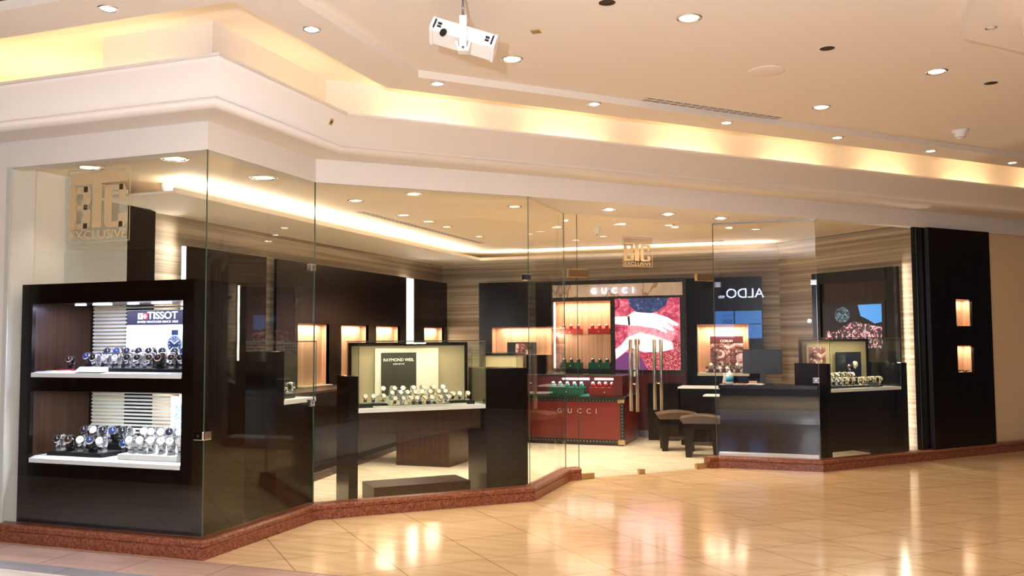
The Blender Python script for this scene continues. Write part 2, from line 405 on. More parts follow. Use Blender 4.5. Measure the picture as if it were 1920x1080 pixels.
box('head_channel', 'steel', 0, 1.105, -.006, .016, 2.712, 2.726, bpy.data.objects['window_7'])
# logo of frosted film
def logo(parent, u0, u1, z0, z1, y=-.003, mm='film'):
    g = mb(mm); w = u1 - u0; h = z1 - z0; t = .012
    for (a, b, c, d) in ((0, w, 0, t * .4), (0, w, h - t * .4, h), (0, t * .4, 0, h), (w - t * .4, w, 0, h)): g.box(u0 + a, u0 + b, y, y + .001, z0 + c, z0 + d)
    g.box(u0 + .04 * w, u0 + .96 * w, y, y + .001, z0 + .80 * h, z0 + .95 * h)          # bar of the T
    g.box(u0 + .40 * w, u0 + .55 * w, y, y + .001, z0 + .20 * h, z0 + .80 * h)          # stem
    g.done('logo_frame', parent)
    lz, lh = z0 + .19 * h, .575 * h
    for c, kind in ((.205, 'B'), (.765, 'C')):
        lu = u0 + (c - .17) * w; lw_ = .34 * w; gg = mb(mm); c1 = .10 * lw_; st = .32 * lw_
        P_ = lambda a, b_: (lu + a * lw_, lz + b_ * lh)
        if kind == 'B':
            gg.prism([P_(0, 0), P_(.32, 0), P_(.32, 1), P_(0, 1)], 'y', y, y + .001)
            for q in ((0, .13), (.45, .57), (.87, 1)): gg.prism([P_(.30, q[0]), P_(.86, q[0]), P_(.86, q[1]), P_(.30, q[1])], 'y', y, y + .001)
            for q in ((0, .51), (.52, 1)): gg.prism([P_(.66, q[0]), P_(.88, q[0]), P_(1, q[0] + .10), P_(1, q[1] - .10), P_(.88, q[1]), P_(.66, q[1])], 'y', y, y + .001)
        else:
            gg.prism([P_(.12, 0), P_(.34, 0), P_(.34, 1), P_(.12, 1), P_(0, .9), P_(0, .1)], 'y', y, y + .001)
            for q in ((0, .13, 0, .36), (.87, 1, .64, 1)):
                gg.prism([P_(.33, q[0]), P_(.86, q[0]), P_(.86, q[1]), P_(.33, q[1])], 'y', y, y + .001)
                gg.prism([P_(.68, q[2]), P_(.88, q[2]), P_(1, q[2] + .08), P_(1, q[3] - .04), P_(.68, q[3] - .04)] if q[2] == 0 else [P_(.68, q[2]), P_(1, q[2]), P_(1, q[3] - .08), P_(.88, q[3]), P_(.68, q[3])], 'y', y, y + .001)
        gg.done('logo_letter', parent)
    o = text('EXCLUSIVE', 'logo_word', mm, .13 * h * 1.3, parent, (u0 + .5 * w, y, z0 + .045 * h), ext=.0005, width=.90 * w)
def film(name, col, fac):
    m = bpy.data.materials.new(name); m.use_nodes = True; nt = m.node_tree; nt.nodes.clear()
    o = N(nt, 'ShaderNodeOutputMaterial'); t = N(nt, 'ShaderNodeBsdfTransparent'); g = N(nt, 'ShaderNodeBsdfDiffuse'); mx = N(nt, 'ShaderNodeMixShader'); mx.inputs[0].default_value = fac
    g.inputs[0].default_value = (*col, 1); nt.links.new(t.outputs[0], mx.inputs[1]); nt.links.new(g.outputs[0], mx.inputs[2]); nt.links.new(mx.outputs[0], o.inputs[0]); return m
M['film'] = film('tan_frosted_film', (.56, .41, .23), .93); M['film2'] = film('pale_frosted_film', (.50, .40, .27), .9)
logo(w1, 1.78 - 1.212, 1.78 - .648, 2.135, 2.66)
# doors: two leaves
DL = (Vector(P4) - Vector(P3)).length
def door(n, u0, u1, hinge_left, label):
    r = bpy.data.objects.new('door_%d' % n, None); COL.objects.link(r); p = Vector(P3) + dd * u0
    r.location = (p.x, p.y, 0); r.rotation_euler = (0, 0, math.atan2(dd.y, dd.x)); struct(r, label, 'door')
    w = u1 - u0
    box('glass_pane', 'glass', .003, w - .003, 0, .010, .012, GT - .03, r)
    hu = w - .11 if hinge_left else .20
    for uu in (hu,):
        for side in (-.055, .065):
            h = mb('steel'); h.tube([(uu, side, .66), (uu, side, 1.42)], .019, 14); hd = h.done('door_handle', r)
        s = mb('chrome')
        for z in (.95, 1.28): s.tube([(uu, -.055, z), (uu, .065, z)], .008, 8)
        s.done('handle_bolt', hd)
    f = mb('bronze'); 
    if hinge_left: f.box(.0, .17, -.016, .026, .0, .055, .003)
    else: f.box(w - .17, w, -.016, .026, .0, .055, .003)
    f.done('bottom_patch_fitting', r)
    f = mb('bronze')
    if hinge_left: f.box(-.11, .12, -.02, .03, 2.07, 2.15, .004)
    else: f.box(w - .12, w + .11, -.02, .03, 2.07, 2.15, .004)
    f.done('top_patch_fitting', r)
    return r, w
dr1, wl = door(1, .155, .955, True, 'left glass door leaf with tubular steel handles and a floor patch')
dr2, wr = door(2, .955, DL - .13, False, 'right glass door leaf with tubular steel handles')
box('lock_patch', 'bronze', .80 - .07, .80, -.016, .026, .0, .05, dr1, .003)
logo(dr1, .56, .95 - .155 + .15, 2.20, 2.52, mm='film2')
for (z0, z1, u0, u1, m_) in ((1.10, 1.32, .045, .12, 'paper'), (1.36, 1.43, .03, .11, 'paper'), (1.03, 1.085, .05, .12, 'paper')):
    st = box('sticker', m_, -u1 + .80, -u0 + .80, -.003, -.001, z0, z1, dr1)
box('sticker', 'red', .80 - .10, .80 - .04, -.004, -.003, 1.375, 1.415, dr1)
for z in (1.12, 1.17, 1.22, 1.27): box('sticker', 'ad_black' if z != 1.17 else 'red', .80 - .10, .80 - .065, -.004, -.003, z, z + .022, dr1)

# ------------------------------------------------------------------ fascia, cornice, mall ceiling
fpath = [(-6, 0), P0, P1, P2, P5, P6, tuple(PR)]
b = mb('plaster'); sweep(b, fpath, [(0, 2.725), (0, 2.94), (-.12, 2.94), (-.12, 2.725)], close=True)
struct(b.done('wall_front'), 'cream plaster fascia above the shop windows', 'fascia')
cs = Vector(P1); cdir = Vector((math.cos(math.radians(46.0)), math.sin(math.radians(46.0))))
cpath = [(-8, 0), P0, P1, tuple(cs + cdir * 18)]
cor = [(-.02, 2.92), (.262, 2.92), (.282, 2.925), (.302, 2.94), (.310, 2.957), (.304, 2.973), (.290, 2.983), (.276, 2.985), (.276, 2.995),
       *[(.276 + .10 * (q / 10) ** 1.5, 2.995 + .213 * q / 10) for q in range(1, 10)], (.376, 3.208), (.375, 3.214), (.385, 3.214), (.385, 3.232), (.36, 3.232), (.262, 3.14), (.262, 3.10), (-.02, 3.10)]
b = mb('plaster'); sweep(b, cpath, cor, close=True, smooth=(1, 2, 3, 4, 5, 6, 8, 9, 10, 11, 12, 13, 14, 15, 16, 17))
struct(b.done('trim_6'), 'curved cream plaster cornice running above the fascia', 'cornice')
upath = [(-.80, 0), P0, P1, tuple(cs + cdir * 18)]
b = mb('plaster'); sweep(b, upath, [(.12, 3.09), (.12, 3.57), (.0, 3.57), (.0, 3.09)], close=True)
b.prism([(-.80, -.12), (-.80, 0), (-1.25, .55), (-1.37, .55)], 'z', 3.09, 3.57)
b.box(-8, -1.25, .55, .65, 3.09, 3.57)
struct(b.done('wall_cove'), 'cream upright wall behind the glowing cove', 'wall')
struct(mb('plaster').box(-8, -.7, 0, .66, 3.05, 3.10).done('trim_7'))
b = mb('ceiling'); sweep(b, [(-8, 0), P0, P1, tuple(cs + cdir * 18)], [(-.02, 3.555), (.80, 3.555), (.80, 3.345), (1.15, 3.345), (1.15, 3.40), (1.16, 3.60), (-.02, 3.60)], close=True)
b.box(-8, 0, .02, .66, 3.5551, 3.6)
struct(b.done('ceiling'), 'lower ceiling band with small downlights along the cove', 'ceiling')
op = offset_path([(-8, 0), P0, P1, tuple(cs + cdir * 18)], 1.15)
poly = [(p.x, p.y) for p in op] + [(16, 14), (16, .6), (5.6, .6), (5.6, -12), (-12, -12), (-12, op[0].y)]
struct(mb('ceiling').prism(poly, 'z', 3.40, 3.46).done('ceiling'), 'main mall ceiling with round downlights', 'ceiling')
# dropped bulkhead at the top right, stepping up to the atrium opening
bk = mb('ceiling'); bk.prism([(4.753, 1.20), (7.4, 4.0), (8.6, 2.8), (5.6, .1), (5.6, -6), (4.86, -6), (4.745, .5)], 'z', 3.30, 3.405)
bk.use('plaster_white'); bk.prism([(5.05, .95), (6.2, 2.0), (6.9, 1.2), (5.55, .2), (5.55, -5), (5.15, -5), (5.05, .0)], 'z', 3.20, 3.31)
struct(bk.done('trim_8'), 'stepped pale ceiling bulkhead at the top right', 'bulkhead')
# recess ceiling above the doorway and shop ceiling
struct(mb('plaster').prism([(1.39, 2.70), (3.79, 5.225), P4, P3], 'z', 2.726, 2.80).done('ceiling'), 'warm soffit over the recessed doorway', 'ceiling')
struct(mb('ceiling_in').prism([(-.03, .03), (-.03, 1.36), (1.36, 2.70), (1.36, 3.84), (2.71, 5.22), (3.84, 5.33), (4.92, 6.50), (3.1, 8.3), (-2.0, 8.3), (-2.0, .03)], 'z', 2.77, 2.85).done('ceiling'), 'cream ceiling inside the watch shop', 'ceiling')

# cove tubes and their light
def cove_tube(p, q, n, power):
    p = Vector(p); q = Vector(q); mid = (p + q) / 2; L = (q - p).length; ang = math.atan2(q.y - p.y, q.x - p.x)
    t = thing('cove_lamp', None, 'lamp', (mid.x, mid.y, 3.10), ang, 'tube lamps hidden in the cove')
    t['label'] = 'tube lamp glowing in the ceiling cove'
    mb('tube').tube([(-L / 2 + .03, 0, .03), (L / 2 - .03, 0, .03)], .012, 8).done('lamp_tube', t)
    mb('white').box(-L / 2, L / 2, -.02, .02, 0, .014).done('lamp_batten', t)
    l = light('cove_light', 'AREA', (0, 0, .05), power, AMBER, size=L * .96, sizey=.05, rot=(PI, 0, 0), parent=t)
    return t
o1 = offset_path(cpath, .19)
def along(a, b, n, gap, power):
    a = Vector(a); b = Vector(b); d = b - a; L = d.length; u = d / L; s = L / n
    for i in range(n): cove_tube(a + u * (i * s + gap / 2), a + u * ((i + 1) * s - gap / 2), i, power)
along((-4.0, -.19), (.05, -.19), 3, .12, 2.0)
along((.19, .0), (.19, 1.2), 1, .1, 1.5)
along(o1[2] + cdir * .15, o1[2] + cdir * 12.6, 9, .60, 3.8)
for x in (-1.7, -3.0): cove_tube((x - .5, .25), (x + .5, .25), 0, 3.5)

# ------------------------------------------------------------------ downlights and ceiling fittings
def downlight(name, loc, label, group, r=.045, glow='lamp_white', power=0, color=SOFT, spot=2.0, eyeball=False):
    t = thing(name, label, 'downlight', loc, 0, group)
    mb('chrome').lathe([(r * 1.0, 0), (r * 1.0, -.004), (r * 1.25, -.006), (r * 1.4, -.003), (r * 1.4, 0.002)], 24).done('trim_ring', t)
    mb(glow).lathe([(r * .2, -.003), (r * .96, -.003), (r * .96, .0)], 20).done('lamp_lens', t)
    if power: light('downlight_beam', 'SPOT', (0, 0, -.03), power, color, size=.04, rot=(0, 0, 0), parent=t, spot=spot, blend=.7)
    return t
zb = 3.345
names = ['far left of the row', 'above the left corner of the cornice', 'by the inner corner of the strip', 'fourth from the left', 'below the right end of the air slot', 'right of the air slot', 'left of the ceiling-mounted detector', 'at the right edge of the photo']
for (x, y), nm in zip(((.064, -.962), (.969, -.257), (1.213, 1.077), (2.171, 2.053), (3.118, 3.083), (4.055, 4.068), (4.968, 5.066), (5.887, 6.074)), names):
    downlight('downlight', (x, y, zb), 'small chrome downlight in the lower ceiling band, ' + nm, 'downlights in the ceiling band', .042, power=7, color=SOFT, spot=2.1)
for (x, y), nm in zip(((3.164, .522), (1.874, .889), (4.732, 2.276), (3.918, 3.048)), ('nearest the top centre of the photo', 'right of the white floodlight', 'near the top right bulkhead', 'between the air slot and the round dark hole')):
    downlight('downlight', (x, y, 3.40), 'bright round downlight in the main ceiling, ' + nm, 'downlights in the main ceiling', .058, power=26, color=SOFT, spot=2.3)
for (x, y) in ((2.0, -3), (4.6, -2.5), (1, -6), (4, -7), (-2.5, -3.5), (-4, -1.6), (7.5, 5.5), (8, 9), (6.0, 3.2)):
    downlight('downlight', (x, y, 3.40), 'round downlight in the mall ceiling outside the view', 'downlights behind the camera', .058, power=11, color=SOFT, spot=2.3)
for (x, y), nm in zip(((2.75, .09), (3.966, 1.421), (5.165, 2.748)), ('at the top edge of the photo', 'right of the round speaker', 'right of the brightest right-hand downlight')):
    t = thing('empty_light_hole', 'dark round hole in the main ceiling, ' + nm, 'hole', (x, y, 3.398), 0, 'dark round ceiling holes')
    mb('hole').lathe([(.001, -.001), (.05, -.001), (.05, .002)], 20).done('recess', t); mb('plaster').lathe([(.05, -.002), (.056, -.002), (.056, .0), (.05, 0)], 20, cap=False).done('rim', t)
t = thing('ceiling_speaker', 'flat round white ceiling speaker grille', 'speaker', (3.542, 1.812, 3.40)); mb('ceiling').lathe([(.001, -.006), (.115, -.006), (.125, -.003), (.125, .001)], 32).done('grille', t); mb('plaster_white').lathe([(.122, -.004), (.132, -.004), (.134, .001)], 32).done('rim', t)
for (x, y, z, lb) in ((5.16, 4.415, 3.40, 'white smoke detector hanging from the mall ceiling at the right'),):
    t = thing('smoke_detector', lb, 'detector', (x, y, z)); mb('white').lathe([(.001, -.085), (.03, -.085), (.045, -.07), (.05, -.03), (.075, -.02), (.075, 0)], 24).done('housing', t); mb('plastic_grey').lathe([(.032, -.078), (.044, -.074), (.046, -.062), (.03, -.062)], 24).done('sensor_slots', t)
def slot(name, a, b, z, label, w=.09, rows=3, mm='hole'):
    a = Vector(a); b = Vector(b); L = (b - a).length; t = thing(name, label, 'air vent', (a.x, a.y, z), math.atan2((b - a).y, (b - a).x))
    g = mb('plaster'); g.box(0, L, -w / 2 - .01, -w / 2, -.004, .002); g.box(0, L, w / 2, w / 2 + .01, -.004, .002)
    for r in range(1, rows): yy = -w / 2 + w * r / rows; g.box(0, L, yy - .006, yy + .006, -.004, .002)
    box('vent_slots', mm, 0, L, -w / 2, w / 2, -.0015, .001, t)
    n = int(L / .09)
    for i in range(n): g.box(i * L / n, i * L / n + .01, -w / 2, w / 2, -.003, .0)
    g.done('vent_frame', t); return t
slot('air_diffuser', (2.548, 2.238), (3.554, 3.319), 3.40, 'long dark linear air slot in the main ceiling beside the white step')
slot('air_diffuser', (-2.2, -1.22), (.0, -1.22), 3.40, 'linear air slot at the top left corner of the ceiling', .12)
for (x, y, r, lb) in ((2.209, .405, 0, 'small square brass plate on the main ceiling'),):
    t = box('brass_plate', 'gold', -.03, .03, -.03, .03, -.006, .0); t.location = (x, y, 3.399); tag(t, lb, 'plate')
t = mb('gold').box(.0, .012, -.022, .022, -.024, .024).use('hole').box(.011, .014, -.01, .01, -.01, .01).done('brass_plate'); t.location = (.318, 1.04, 3.13); t.rotation_euler = (0, .45, 0); tag(t, 'small square brass plate stuck on the curved cornice', 'plate')
t = downlight('ceiling_sensor', (4.90, 1.05, 3.30), 'small white sensor under the top right bulkhead', None, .025, glow='white')
t['category'] = 'sensor'
for (x, y), nm in zip(((1.892, 3.72), (2.39, 4.27), (2.864, 4.80)), ('left', 'middle', 'right')):
    t = thing('recess_downlight', nm + ' one of the three square downlights over the doors', 'downlight', (x, y, 2.726), math.radians(46), 'square downlights over the doorway')
    g = mb('chrome'); board_ = g
    for q in ((-.065, .065, -.065, -.05), (-.065, .065, .05, .065), (-.065, -.05, -.05, .05), (.05, .065, -.05, .05)): g.box(*q, -.005, .002)
    g.done('frame', t); box('inner_plate', 'black', -.05, .05, -.05, .05, -.002, .001, t)
    mb('lamp_white').lathe([(.002, -.012), (.036, -.012), (.038, -.002)], 20).done('lamp_lens', t)
    light('downlight_beam', 'SPOT', (0, 0, -.03), 26, WARM, size=.03, parent=t, spot=2.4, blend=.6)

# white floodlight on a pole
def floodlight():
    t = thing('ceiling_floodlight', 'white box-shaped floodlight hanging from the ceiling on a thin pole', 'floodlight', (2.024, -.347, 3.13), math.radians(20)); t.scale = (.92,) * 3
    tl = Matrix.Rotation(math.radians(17), 4, 'Y') @ Matrix.Rotation(math.radians(-14), 4, 'X')
    b = mb('white'); b.prism([(-.10, -.035), (-.085, .022), (-.055, .05), (.055, .05), (.085, .022), (.10, -.035), (.075, -.052), (-.075, -.052)], 'x', -.185, .185)
    o = b.done('housing', t, tl, .004)
    for sx in (-1, 1):
        b = mb('white'); b.prism([(-.105, -.04), (-.09, .03), (-.06, .06), (.06, .06), (.09, .03), (.105, -.04), (.08, -.058), (-.08, -.058)], 'x', sx * .185, sx * .205); b.done('end_cap', t, tl, .003)
        b = mb('ad_black'); b.prism([(-.107, -.05), (-.094, .03), (-.088, .03), (-.100, -.05)], 'x', sx * .176, sx * .186); b.done('rubber_seal', t, tl)
        b = mb('black'); 
        for k in (0, 1): b.box(sx * .15 - .012, sx * .15 + .012, -.108, -.095, -.036 + k * .022, -.028 + k * .022)
        b.done('vent_notch', t, tl)
    box('lid_rib', 'white', -.185, .185, -.098, .098, .018, .026, t).matrix_local = tl
    b = mb('black'); b.tube([(-.11, -.10, -.05), (-.115, -.115, -.085)], .017, 12); b.tube([(-.112, -.105, -.06), (-.113, -.108, -.07)], .02, 12); b.done('cable_gland', t, tl)
    b = mb('white'); b.box(-.022, .022, -.125, -.105, -.11, .10, .004); b.done('bracket_arm', t)
    b = mb('white'); b.prism([(-.05, -.06), (-.03, -.12), (.03, -.12), (.05, -.06), (.036, -.06), (.022, -.105), (-.022, -.105), (-.036, -.06)], 'y', -.13, -.06); b.done('yoke', t)
    mb('steel').lathe([(.001, 0), (.008, 0), (.008, .006), (.001, .006)], 10, (0, -.13, -.10), Matrix.Rotation(PI / 2, 4, 'X')).done('bolt', t)
    b = mb('white'); b.box(-.02, .02, -.125, 0, .088, .10); b.done('bracket_top', t)
    mb('steel').tube([(0, -.115, .095), (0, -.115, .265)], .0065, 8).done('pole', t)
    mb('red').tube([(.004, -.112, .19), (-.008, -.108, .22), (.006, -.113, .268)], .003, 6).done('wire', t)
    return t
floodlight()

# ------------------------------------------------------------------ outer walls
struct(box('wall_left', 'plaster', -6, -1.80, 0.004, .25, 0, 3.0), 'pale wall pier at the left edge of the shopfront', 'wall')
box('corner_strip', 'plaster_grey', -1.795, -1.755, -.012, .0, .125, 2.73, bpy.data.objects['wall_left'])
# dark wooden portal at the right with two lit niches
ptl = thing('display_pillar', 'tall dark wood pillar right of the windows with two small lit niches', 'pillar', (P5[0], P5[1], .125), FA)
g = mb('wenge'); board(g, 1.80, 2.95, 0, 2.60, -.045, -.012, holes=((2.27, 2.57, 1.435, 1.755), (2.27, 2.57, .88, 1.20))); g.done('front_panel', ptl)
for zz in (1.435, .88):
    g = mb('peach_wood'); g.box(2.26, 2.58, .09, .10, zz - .01, zz + .33); g.box(2.26, 2.27, -.012, .10, zz - .01, zz + .33); g.box(2.57, 2.58, -.012, .10, zz - .01, zz + .33); g.box(2.26, 2.58, -.012, .10, zz - .01, zz); g.box(2.26, 2.58, -.012, .10, zz + .32, zz + .33)
    n = g.done('niche_lining', ptl)
    light('niche_light', 'AREA', (2.42, .03, zz + .31), 1.6, SOFT, size=.24, sizey=.04, parent=ptl)
    box('niche_glass', 'vglass', 2.272, 2.568, -.026, -.022, zz + .002, zz + .318, ptl)
    g = mb('black'); g.box(2.545, 2.568, -.034, -.018, zz + .295, zz + .318); g.box(2.272, 2.295, -.034, -.018, zz + .002, zz + .02); g.done('glass_clip', ptl)
tag(box('core_panel', 'wenge_flat', 1.80, 2.25, -.012, .05, 0, 2.6, ptl)); box('side_jamb', 'wenge_flat', 1.62, 1.80, .015, .05, 0, 2.6, ptl); box('metal_edge', 'steel', 1.792, 1.80, -.05, .0, 0, 2.6, ptl)
struct(mb('wall_beige').box(2.94, 12, .061, .3, 0.0, 3.0).done('wall_right'), 'warm beige wall right of the dark pillar', 'wall').matrix_world = Matrix.Translation((P5[0], P5[1], 0)) @ Matrix.Rotation(FA, 4, 'Z')

for (u_, z_, kind) in ((2.31, 1.56, 'perfume_bottle'),):
    q = Matrix.Translation((P5[0], P5[1], 0)) @ Matrix.Rotation(FA, 4, 'Z') @ Vector((u_, .03, z_))
    t = thing('figurine', 'small dark ornament in the upper lit niche of the dark pillar', 'ornament', q, FA); mb('black').lathe([(.02, 0), (.022, .02), (.01, .05), (.018, .07), (.008, .09)], 12).done('ornament_body', t)
for i, u_ in enumerate((2.31, 2.36, 2.42, 2.48, 2.53)):
    q = Matrix.Translation((P5[0], P5[1], 0)) @ Matrix.Rotation(FA, 4, 'Z') @ Vector((u_, .02, 1.006))
    t = thing('bracelet', 'dark beaded bracelet lying in the lower lit niche of the pillar', 'bracelet', q, FA + i, 'bracelets in the lower pillar niche'); g = mb('black')
    for a_ in range(12): g.sphere((.022 * math.cos(a_ * PI / 6), .022 * math.sin(a_ * PI / 6), .006 + .008 * (i % 3)), .006, seg=6)
    g.done('beads', t)
# shop walls
struct(box('wall_left', 'wallpaper', -2.1, -1.95, 1.27, 8.4, 0, 2.77), 'streaky cream papered wall along the left of the shop', 'wall')
struct(box('wall_left', 'plaster_white', -2.1, -1.87, .25, 1.28, 0, 2.77), 'plain cream wall beside the left window', 'wall')
tag(box('grey_board', 'plaster_grey', -1.868, -1.85, .60, 1.26, .2, 2.76), 'tall grey-white board on the wall behind the tan logo', 'board')
struct(box('wall_rear', 'wallpaper', -2.1, 3.6, 8.2, 8.35, 0, 2.77), 'streaky papered wall across the back of the shop', 'wall')
WR = Vector((4.97, 6.52)); wd = Vector((3.22, 8.27)) - WR
o = struct(mb('wallpaper').box(.03, wd.length + .1, -.05, 0, 0, 2.77).done('wall_right'), 'streaky papered wall at the right of the shop', 'wall')
o.matrix_world = Matrix.Translation((WR.x, WR.y, 0)) @ Matrix.Rotation(math.atan2(wd.y, wd.x), 4, 'Z')
# soffit with glowing cove inside
b = mb('plaster_white'); pr_ = [(-1.95, .88), (-1.02, .88), (-1.02, 7.55), (3.3, 7.75), (3.3, 8.2), (-1.95, 8.2)]
b.prism(pr_, 'z', 2.63, 2.65)
b.prism([(-1.04, .88), (-1.02, .88), (-1.02, 7.55), (3.3, 7.75), (3.3, 7.77), (-1.04, 7.57)], 'z', 2.65, 2.672)
struct(b.done('trim_9'), 'lowered ceiling edge inside the shop hiding the cove light', 'soffit')
def cove_in(p, q, power):
    p = Vector(p); q = Vector(q); mid = (p + q) / 2; L = (q - p).length
    t = thing('cove_lamp', 'white light strip hidden above the shop soffit', 'lamp', (mid.x, mid.y, 2.652), math.atan2(q.y - p.y, q.x - p.x), 'light strips above the shop soffit')
    box('lamp_strip', 'led', -L / 2, L / 2, -.012, .012, 0, .012, t)
    light('cove_light', 'AREA', (0, 0, .02), power, (1, .86, .72), size=L, sizey=.03, rot=(PI, 0, 0), parent=t)
cove_in((-1.10, 1.0), (-1.10, 3.2), 34); cove_in((-1.10, 3.2), (-1.10, 5.4), 30); cove_in((-1.10, 5.4), (-1.10, 7.5), 20)
cove_in((-1.0, 7.66), (1.1, 7.75), 12); cove_in((1.1, 7.75), (3.2, 7.85), 12)
slot('air_diffuser', (-.64, 3.2), (-.58, 6.5), 2.77, 'linear air slot in the shop ceiling along the left soffit', .07, 2)
slot('air_diffuser', (-.3, 7.4), (2.6, 7.5), 2.77, 'linear air slot in the shop ceiling along the rear soffit', .07, 2)
zi = 2.77
k = .944
def sc(x, y): return (3.92 + (x - 3.92) * k, -4.887 + (y + 4.887) * k)
intl = [((-1.71, .689), .075), ((-.833, .644), .075), ((-.675, 1.581), .08), ((-.566, 2.991), .06), ((.169, 2.824), .06), ((-.581, 4.103), .055), ((-.553, 4.7), .055), ((-.555, 5.239), .05), ((-.559, 6.351), .05), ((.803, 3.967), .055), ((.745, 5.772), .05), ((1.518, 5.811), .05), ((.558, 7.3), .045), ((2.08, 6.151), .05), ((3.071, 7.0), .05), ((1.029, 7.0), .045)]
place = ['above the left cabinet near the wall', 'above the left cabinet near the glass corner', 'behind the corner pane', 'behind the left of the wide pane', 'behind the middle of the wide pane', 'first in the row toward the rear left corner', 'second in the row toward the rear left corner', 'third in the row toward the rear left corner', 'fourth in the row toward the rear left corner', 'behind the right end of the wide pane', 'behind the narrow door-side pane', 'behind the left door leaf', 'near the rear cove left of the marble sign', 'above the right door leaf', 'behind the pane right of the doors', 'near the rear cove above the marble sign']
for (p, r), nm in zip(intl, place):
    x, y = sc(*p)
    downlight('shop_downlight', (x, y, zi), 'round recessed downlight in the shop ceiling, ' + nm, 'downlights in the shop ceiling', r, glow='lamp_warm', power=95 if p[0] > -1.5 else 14, color=(1, .87, .70), spot=1.7)
def cone_sensor(x, y, z, lb, s=1):
    t = thing('ceiling_sensor', lb, 'sensor', (x, y, z)); mb('white').lathe([(.004, -.11 * s), (.022 * s, -.10 * s), (.05 * s, -.035 * s), (.055 * s, -.01 * s), (.06 * s, 0)], 20).done('housing', t); mb('plastic_grey').lathe([(.001, -.13 * s), (.007, -.128 * s), (.007, -.105 * s)], 8).done('probe', t)
cone_sensor(-1.35, 1.17, 2.77, 'white cone-shaped detector above the left window cabinet')
cone_sensor(*sc(1.20, 5.97), 2.77, 'small detector on the shop ceiling behind the left door leaf', .8)

# ------------------------------------------------------------------ left wall panelling (plane x = -1.85)
lw = thing('wall_panelling', 'dark wood wall panelling with a row of lit niches along the left wall', 'panelling', (-1.85, 0, 0), PI / 2)
# local x = world y, local y = -world x (positive goes into the wall)
def wpanel(u0, u1, z0=0, z1=2.345, holes=(), name='panel', m_='wenge'):
    g = mb(m_); board(g, u0, u1, z0, z1, 0, .035, holes); return g.done(name, lw)
NZ = (.90, 1.625)
holes = [(3.93, 4.60), (4.90, 5.59), (5.82, 6.52), (7.34, 8.06)]
wpanel(2.03, 3.31); wpanel(3.50, 6.73, holes=[(a, b, *NZ) for a, b in holes[:3]]); wpanel(7.0, 8.19, holes=[(holes[3][0], holes[3][1], *NZ)])
box('panel', 'wenge', 1.27, 1.60, .0, .09, 0, 2.62, lw)
for u0, u1, z0 in ((1.99, 2.03, 0), (6.74, 6.99, 0)):
    box('led_strip', 'led', u0, u1, .012, .03, .1, 2.34, lw)
for a, b in holes:
    g = mb('peach_wood'); t_ = .01; z0, z1 = NZ
    g.box(a, b, .095, .099, z0, z1); g.box(a - t_, a, .0, .099, z0, z1); g.box(b, b + t_, .0, .099, z0, z1); g.box(a, b, .0, .099, z1, z1 + t_); g.use('offwhite').box(a, b, -.06, .099, z0 - t_, z0)
    n = g.done('niche_lining', lw)
    light('niche_light', 'AREA', ((a + b) / 2, .035, z1 - .01), 5.5, SOFT, size=.5, sizey=.05, parent=lw)
# low cabinets along the left wall and mosaic strip
g = mb('wenge'); g.prism([(-1.84, 2.6), (-1.36, 2.6), (-1.30, 3.4), (-1.42, 4.7), (-1.60, 6.2), (-1.72, 8.15), (-1.84, 8.15)], 'z', .08, .86)
low = g.done('low_cabinet'); tag(low, 'long dark curved low cabinet running along the left wall', 'cabinet')
g = mb('black').prism([(-1.84, 2.65), (-1.40, 2.65), (-1.34, 3.4), (-1.46, 4.7), (-1.64, 6.2), (-1.76, 8.1), (-1.84, 8.1)], 'z', 0, .08); g.done('toe_kick', low)
g = mb('walnut').prism([(-1.84, 2.58), (-1.34, 2.58), (-1.28, 3.4), (-1.40, 4.7), (-1.58, 6.2), (-1.70, 8.15), (-1.84, 8.15)], 'z', .86, .885); g.done('worktop', low)
struct(mb('mosaic').prism([(-1.36, 2.2), (-1.02, 2.2), (-1.02, 3.0), (-1.25, 4.7), (-1.50, 6.2), (-1.62, 6.2), (-1.44, 4.7), (-1.32, 3.4)], 'z', .004, .008).done('trim_10'), 'dark mosaic strip in the floor beside the low cabinet', 'floor border')
# tall cream counter displays beside the first niche
for (y, z1, lb) in ((2.45, 1.55, 'slim peach display column behind the corner pane'),):
    t = thing('display_column', lb, 'column', (-1.72, y, 0)); box('column_body', 'wenge', -.09, .09, -.07, .07, 0, 1.2, t); box('lit_top', 'peach_wood', -.05, .05, -.04, .04, 1.2, z1, t)

